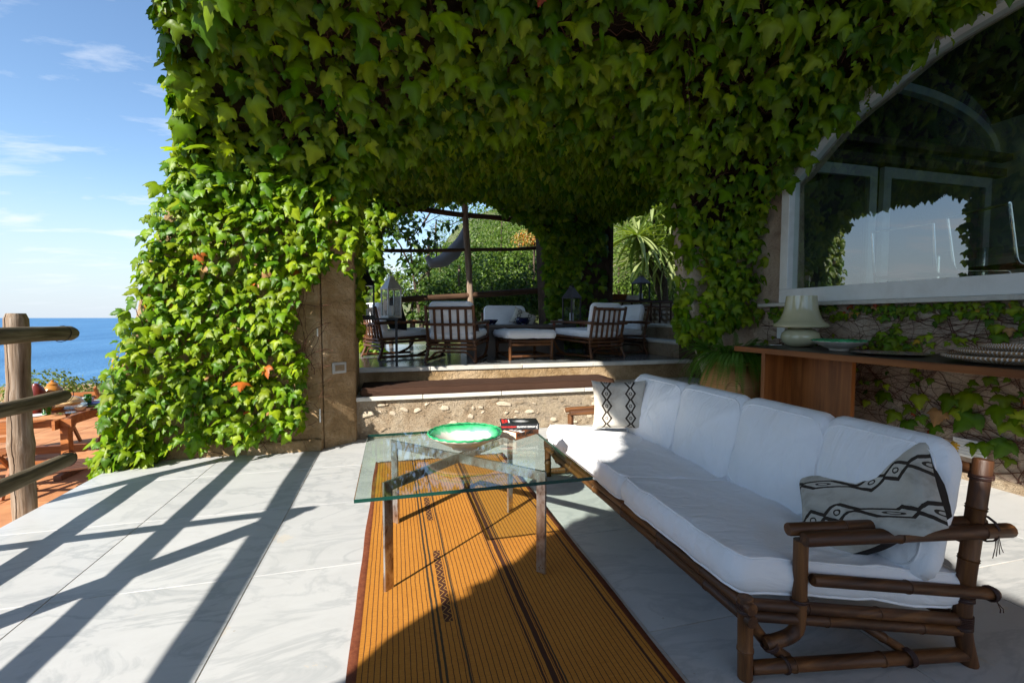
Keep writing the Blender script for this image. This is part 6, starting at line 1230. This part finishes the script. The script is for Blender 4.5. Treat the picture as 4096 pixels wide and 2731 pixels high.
# ------------------------------------------------------------------ lower terrace: dining table, chairs, breakfast things, guest
DZ = -.7175; TZ = DZ + .72
dt = empty('dining_table', (-4.75, 6.85, DZ)); tag(dt, 'oval slatted teak dining table laid for breakfast on the lower terrace', 'dining table')
def oval_strip(y0, y1, a=1.27, b_=.83):
    f = lambda y: a * math.sqrt(max(0, 1 - (y / b_) ** 2.4)) if abs(y) < b_ else 0
    ys_ = np.linspace(y0, y1, 4); return [(-f(y), y) for y in ys_] + [(f(y), y) for y in ys_[::-1]]
for k in range(11):
    y0 = -.80 + k * .1455; pl2 = [(p[0] if True else 0, p[1]) for p in oval_strip(y0 + .003, y0 + .1425)]; mb = MB(); mb.prism(pl2[::-1], .028, Matrix.Translation((0, 0, .692))); mb.obj('top_board', MAT['teak_dark'], dt, fix=True)
for s_ in (-1, 1):
    mb = MB(); mb.box(-1.12, 1.12, s_ * .50 - .015, s_ * .50 + .015, .60, .6915); mb.obj('apron', MAT['teak'], dt); x = s_ * 1.0
    mb = MB(); mb.box(x - .015, x + .015, -.60, .60, .585, .6915); mb.obj('apron', MAT['teak'], dt)
    for yy in (-.42, .42): mb = MB(); mb.box(x + .016 - .04, x + .016 + .04, yy - .042, yy + .042, .06, .69); mb.obj('leg', MAT['teak'], dt, bevel=.004)
    mb = MB(); mb.box(x - .03, x + .05, -.60, .60, 0, .06); mb.obj('foot', MAT['teak_dark'], dt, bevel=.006)
mb = MB(); mb.box(-.97, .97, -.03, .03, .18, .27); mb.obj('stretcher', MAT['teak'], dt); mb = MB(); mb.box(-.97, .97, -.44, -.40, .13, .20); mb.obj('stretcher', MAT['teak'], dt)
def folding(label, loc, rz):
    e = empty('folding_chair', loc, rz); tag(e, label, 'chair', 'teak folding chairs round the breakfast table'); T_ = MAT['teak']
    for s_ in (-1, 1):
        x = s_ * .22; mb = MB(); mb.bar((x, .28, 0), (x, -.30, .88), .026, .048, (0, 0, 1)); mb.obj('back_leg', T_, e, bevel=.002, bseg=1); x2 = s_ * .19; mb = MB(); mb.bar((x2, -.26, 0), (x2, .20, .43), .026, .045, (0, 0, 1)); mb.obj('leg', T_, e, bevel=.002, bseg=1)
    for k in range(7): mb = MB(); yy = -.16 + k * .06; mb.box(-.20, .20, yy, yy + .045, .43, .448); mb.obj('seat_slat', T_, e)
    for k in range(4): t = .60 + k * .085; yy = .28 - .58 * t; mb = MB(); mb.box(-.21, .21, yy - .012, yy + .008, .88 * t - .02 + .02, .88 * t + .055); mb.obj('back_slat', T_, e)
    return e
folding('teak folding chair half hidden behind the railing post', (-4.15, 5.95, DZ), math.pi + .15)
folding('teak folding chair tucked under the right end of the breakfast table', (-3.15, 6.95, DZ), -math.pi / 2)
folding('teak folding chair on the far side of the breakfast table', (-4.35, 7.95, DZ), .1)
folding('teak folding chair nearest the left edge of the picture', (-4.9, 5.85, DZ), math.pi - .1)
folding('teak folding chair behind the ivy at the far right of the breakfast table', (-3.2, 8.0, DZ), -.9)
bn = empty('bench', (-3.35, 5.9, DZ), .35) 
tag(bn, 'dark slatted teak footstool in front of the breakfast table', 'stool')
for k in range(6): mb = MB(); mb.box(-.45, .45, -.2 + k * .07, -.15 + k * .07, .26, .28); mb.obj('slat', MAT['teak_dark'], bn)
for s_ in (-1, 1): mb = MB(); mb.bar((s_ * .4, -.2, 0), (s_ * .4, .2, .26), .03, .04); mb.bar((s_ * .36, .2, 0), (s_ * .36, -.2, .26), .03, .04); mb.obj('crossed_legs', MAT['teak'], bn)
def lz(prof_, mat, loc, name, label, cat, seg=28): o = MB().lathe(prof_, seg=seg).obj(name, mat, None, smooth=True); o.location = loc; tag(o, label, cat); return o
def tp(px, py, z=TZ): p = onZ(px, py, z); return (p[0], p[1], z + .0035)
MAT['orange_pot'] = pm('mustard_glazed_pot', (.42, .17, .025), 6, .3); MAT['dark_red'] = pm('dark_red_glaze', (.14, .02, .012), 6, .3); MAT['bread'] = pm('golden_bread', [(.3, (.55, .26, .06)), (.6, (.72, .47, .20)), (.8, (.75, .62, .42))], 12, .7, .006); MAT['purple'] = pm('purple_glaze', (.12, .08, .40), 6, .3); MAT['lime'] = pm('lime_green_plate', (.30, .42, .08), 6, .4); MAT['teal'] = pm('teal_glaze', (.02, .32, .26), 6, .3)
# cake stand with glass dome over bread
p0 = tp(275, 1650); cs = empty('cake_stand', p0); tag(cs, 'glass cake stand with domed cover over a loaf of bread', 'cake stand')
link('stand', MB().lathe([(0, 0), (.075, 0), (.07, .008), (.018, .02), (.014, .06), (.03, .078), (.165, .084), (.17, .094), (0, .090)], seg=32).mesh('stand', MAT['clear_glass'], smooth=True), cs)
dm = [(.155 * math.cos(a), .096 + .105 * math.sin(a)) for a in np.linspace(0, math.pi / 2 * .97, 10)] + [(.014, .203), (.022, .235), (0, .236)]; link('dome', MB().lathe(dm, seg=32).mesh('dome', MAT['clear_glass'], smooth=True), cs)
bme = MB().lathe([(0, .0), (.11, .0), (.135, .03), (.12, .065), (.07, .09), (0, .095)], seg=20).mesh('bread', MAT['bread'], smooth=True)
for v_ in bme.vertices: v_.co *= 1 + .10 * mnoise.noise(v_.co * 14)
bo2 = link('bread', bme); bo2.location = (p0[0], p0[1], p0[2] + .0955); tag(bo2, 'golden loaf of bread under the glass dome', 'bread')
lz([(0, 0), (.09, 0), (.10, .03), (.095, .15), (.10, .22), (.085, .27), (.05, .30), (.052, .32), (.03, .335), (.012, .35), (.015, .365), (0, .37)], MAT['orange_pot'], tp(215, 1638), 'coffee_pot', 'mustard orange ceramic pot with lid behind the green glass', 'pot')
q_ = lz([(0, 0), (.085, 0), (.095, .1), (.09, .24), (.06, .31), (.035, .335), (.03, .35), (0, .36)], MAT['dark_red'], tp(150, 1652), 'pitcher', 'dark red ceramic pitcher behind the middle rail end', 'pitcher')
def tumbler(loc, label, r_=.042, h=.10): 
    o = MB().lathe([(0, .006), (r_ * .72, .006), (r_ * .95, h), (r_, h), (r_ * .8, 0), (0, 0)], seg=24).obj('tumbler', MAT['green_glass'], None, smooth=True); o.location = loc; tag(o, label, 'glass')
tumbler(tp(187, 1660), 'green glass tumbler in front of the orange pot', .046, .095); tumbler(tp(352, 1606), 'green glass tumbler standing behind the cake stand'); tumbler(tp(352, 1622), 'lime green glass in front of the tall one behind the cake stand')
lz([(0, 0), (.022, 0), (.018, .02), (.03, .045), (.028, .048), (.0, .03)], MAT['teal'], tp(125, 1657), 'egg_cup', 'teal egg cup beside the railing post', 'egg cup'); lz([(0, 0), (.016, .006), (.023, .025), (.018, .045), (0, .056)], MAT['bread'], (tp(125, 1657)[0], tp(125, 1657)[1], TZ + .042), 'egg', 'brown boiled egg in the teal egg cup', 'egg', 16)
def dish(px, py, r_, mat, label, h=.018): o = MB().lathe([(0, .004), (r_ * .6, .004), (r_ * .97, h), (r_, h), (r_ * .62, 0), (0, 0)], seg=32).obj('plate', MAT[mat], None, smooth=True); o.location = tp(px, py); tag(o, label, 'plate'); return o
dish(135, 1668, .105, 'white_glaze', 'white plate under the egg cup'); dish(378, 1622, .15, 'lime', 'lime green plate at the right end of the breakfast table'); pp = dish(372, 1622, .10, 'purple', 'purple plate stacked on the lime green one', .016); pp.location[2] += .02; dish(410, 1603, .09, 'white_glaze', 'white plate beside the ivy at the far end'); dish(30, 1655, .14, 'lime', 'lime placemat plate at the left picture edge'); dish(20, 1640, .11, 'white_glaze', 'white plate at the left picture edge behind the lime one')
lz([(0, 0), (.035, 0), (.045, .045), (.04, .05), (0, .04)], pm('red_white_cup', [(.4, (.6, .04, .03)), (.55, (.7, .66, .6))], 20, .3), (tp(360, 1620)[0], tp(360, 1620)[1], TZ + .045), 'cup', 'red and white patterned cup on the purple plate', 'cup')
lz([(0, 0), (.03, 0), (.07, .045), (.067, .047), (.03, .008), (0, .006)], MAT['ceramic'], tp(322, 1640), 'small_bowl', 'small cream bowl right of the cake stand foot', 'bowl'); lz([(0, 0), (.04, 0), (.05, .06), (.035, .07), (0, .06)], MAT['white_glaze'], tp(330, 1612), 'cup', 'white cup behind the glass dome', 'cup')
lz([(0, 0), (.05, 0), (.055, .15), (.05, .15), (.045, .01), (0, .01)], MAT['clear_glass'], tp(432, 1600), 'jug', 'clear glass jug beside the ivy on the breakfast table', 'jug')
# bush at the edge
P, d = crown_points([(-6.3, 10.6, -.25, .75, .4, .42), (-5.5, 10.7, -.35, .7, .4, .3), (-6.8, 10.8, -.3, .5, .4, .3)], 2600); e = empty('bush', (-6.1, 10.6, -.72)); tag(e, 'bushy plant against the sea at the edge of the lower terrace', 'shrub'); adopt(MB().tube([(-6.1, 10.6, -.72), (-6.1, 10.6, -.3)], .03, 6).obj('stem', MAT['bark']), e); adopt(build_cloud('foliage', OV, P, frames(norm(d + np.array([0, 0, .6])), .9, .5), rng.uniform(.05, .10, len(P)), np.array(G_light)[rng.integers(0, 3, len(P))] * .9, MAT['leaf_tree']), e)

# seated guest at the left picture edge
def person(loc, rz):
    e = empty('person', loc, rz); tag(e, 'person with curly auburn hair, mustard top and jeans seated at the breakfast table', 'person')
    J = [(0, 0, .50), (0, .02, .70), (0, .03, .92), (0, .02, 1.02), (0, .0, 1.10), (0, -.01, 1.20),   # pelvis..neck,head base, head
         (.17, .02, .96), (.24, -.06, .74), (.14, -.28, .72), (.10, -.36, .73), (-.17, .02, .96), (-.24, -.06, .74), (-.14, -.28, .72), (-.10, -.36, .73),
         (.10, -.02, .50), (.13, -.44, .50), (.12, -.42, .10), (.12, -.52, .04), (-.10, -.02, .50), (-.13, -.44, .50), (-.12, -.42, .10), (-.12, -.52, .04)]
    E_ = [(0, 1), (1, 2), (2, 3), (3, 4), (4, 5), (2, 6), (6, 7), (7, 8), (8, 9), (2, 10), (10, 11), (11, 12), (12, 13), (0, 14), (14, 15), (15, 16), (16, 17), (0, 18), (18, 19), (19, 20), (20, 21)]
    R = [.14, .12, .13, .06, .055, .085, .062, .045, .032, .022, .062, .045, .032, .022, .09, .065, .045, .035, .09, .065, .045, .035]
    def skin(name, keep, sc, mat, sub=2):
        idx = sorted({i for k in keep for i in E_[k]}); mp_ = {a: i for i, a in enumerate(idx)}; me = bpy.data.meshes.new(name); me.from_pydata([J[i] for i in idx], [tuple(mp_[i] for i in E_[k]) for k in keep], []); o = link(name, me, e); md = o.modifiers.new('s', 'SKIN')
        for i, a in enumerate(idx): me.skin_vertices[0].data[i].radius = (R[a] * sc, R[a] * sc * .9)
        me.skin_vertices[0].data[0].use_root = True; o.modifiers.new('u', 'SUBSURF').levels = sub; o.modifiers['u'].render_levels = sub; me.materials.append(mat); return o
    skin('body', range(len(E_)), 1.0, MAT['skin']); skin('top', [0, 1, 5, 6, 9, 10], 1.22, MAT['yellow_cloth']); skin('jeans', [13, 14, 15, 17, 18, 19], 1.18, MAT['denim'])
    # fingers
    for s_ in (-1, 1):
        for k in range(5): a = Vector((s_ * .10 + (k - 2) * .014, -.37, .73)); t = -.9 * s_ if k == 0 else 0; b_ = a + Vector(((k - 2) * .006, -.05 - .008 * (2 - abs(k - 2)), -.01)); c = b_ + Vector((0, -.012, -.02)); link('finger', MB().tube([a, b_, c], [.009, .008, .006], 6).mesh('finger', MAT['skin'], smooth=True), e)
    # face
    h = MB(); h.lathe([(0, -.13), (.045, -.115), (.070, -.06), (.078, 0), (.074, .06), (.045, .105), (0, .12)], (0, -.01, 1.22), 20); h.tube([(0, -.085, 1.235), (0, -.105, 1.205), (0, -.088, 1.20)], [.008, .013, .01], 6); link('head', h.mesh('head', MAT['skin'], smooth=True), e)
    for s_ in (-1, 1): link('eye', MB().lathe([(0, -.008), (.010, 0), (0, .008)], (s_ * .028, -.082, 1.23), 8).mesh('eye', MAT['ink']), e); link('ear', MB().lathe([(0, -.025), (.012, 0), (0, .025)], (s_ * .082, 0, 1.22), 8).mesh('ear', MAT['skin'], smooth=True), e)
    link('mouth', MB().tube([(-.02, -.080, 1.175), (0, -.086, 1.172), (.02, -.080, 1.175)], .005, 5).mesh('mouth', MAT['dark_red']), e)
    hr = MB(); rs = random.Random(4)
    for k in range(110):
        th = rs.uniform(0, 6.28); ph = rs.uniform(-.2, 1.5); d = Vector((math.cos(th) * math.cos(ph), abs(math.sin(th)) * math.cos(ph) if ph < .5 else math.sin(th) * math.cos(ph), math.sin(ph))); a = Vector((0, 0, 1.23)) + d * .088
        hr.tube([a + d * .01 + Vector((rs.uniform(-.02, .02), rs.uniform(-.02, .02), -j * .028)) + Vector((math.cos(j * 2 + k), math.sin(j * 2 + k), 0)) * .012 for j in range(6)], .009, 4)
    link('hair', hr.mesh('hair', MAT['hair'], smooth=True), e); return e
person((-5.62, 6.52, DZ - .02), math.radians(95))

# chrome cantilever chairs in the room
def chrome_chair(loc, rz, label):
    e = empty('chrome_chair', loc, rz); tag(e, label, 'chair', 'chrome chairs in the room behind the window')
    for s_ in (-1, 1): link('frame', polec(MB(), [(s_ * .24, .25, .02), (s_ * .24, -.25, .02), (s_ * .24, -.25, .46), (s_ * .24, .22, .46), (s_ * .24, .30, .90)], .012).mesh('frame', MAT['chrome'], smooth=True), e)
    link('back_bar', MB().tube([(-.24, .30, .90), (.24, .30, .90)], .012, 10).mesh('back_bar', MAT['chrome'], smooth=True), e); mb = MB(); mb.box(-.23, .23, -.22, .22, .466, .474); link('seat', mb.mesh('seat', MAT['black_cloth']), e); return e
chrome_chair((4.9, 3.3, 1.08), math.radians(100), 'chrome tube chair seen through the glass, left of the pair'); chrome_chair((4.72, 2.5, 1.08), math.radians(75), 'chrome tube chair at the right edge of the window')
mb = MB(); mb.box(-.35, .35, -.6, .6, .70, .73); ctb = empty('glass_table', (5.8, 2.9, 1.08)); tag(ctb, 'chrome framed table in the room behind the window', 'table'); link('top', mb.mesh('top', MAT['clear_glass']), ctb)
for sx_ in (-1, 1):
    for sy_ in (-1, 1): link('leg', MB().tube([(sx_ * .33, sy_ * .58, 0), (sx_ * .33, sy_ * .58, .70)], .014, 10).mesh('leg', MAT['chrome'], smooth=True), ctb)
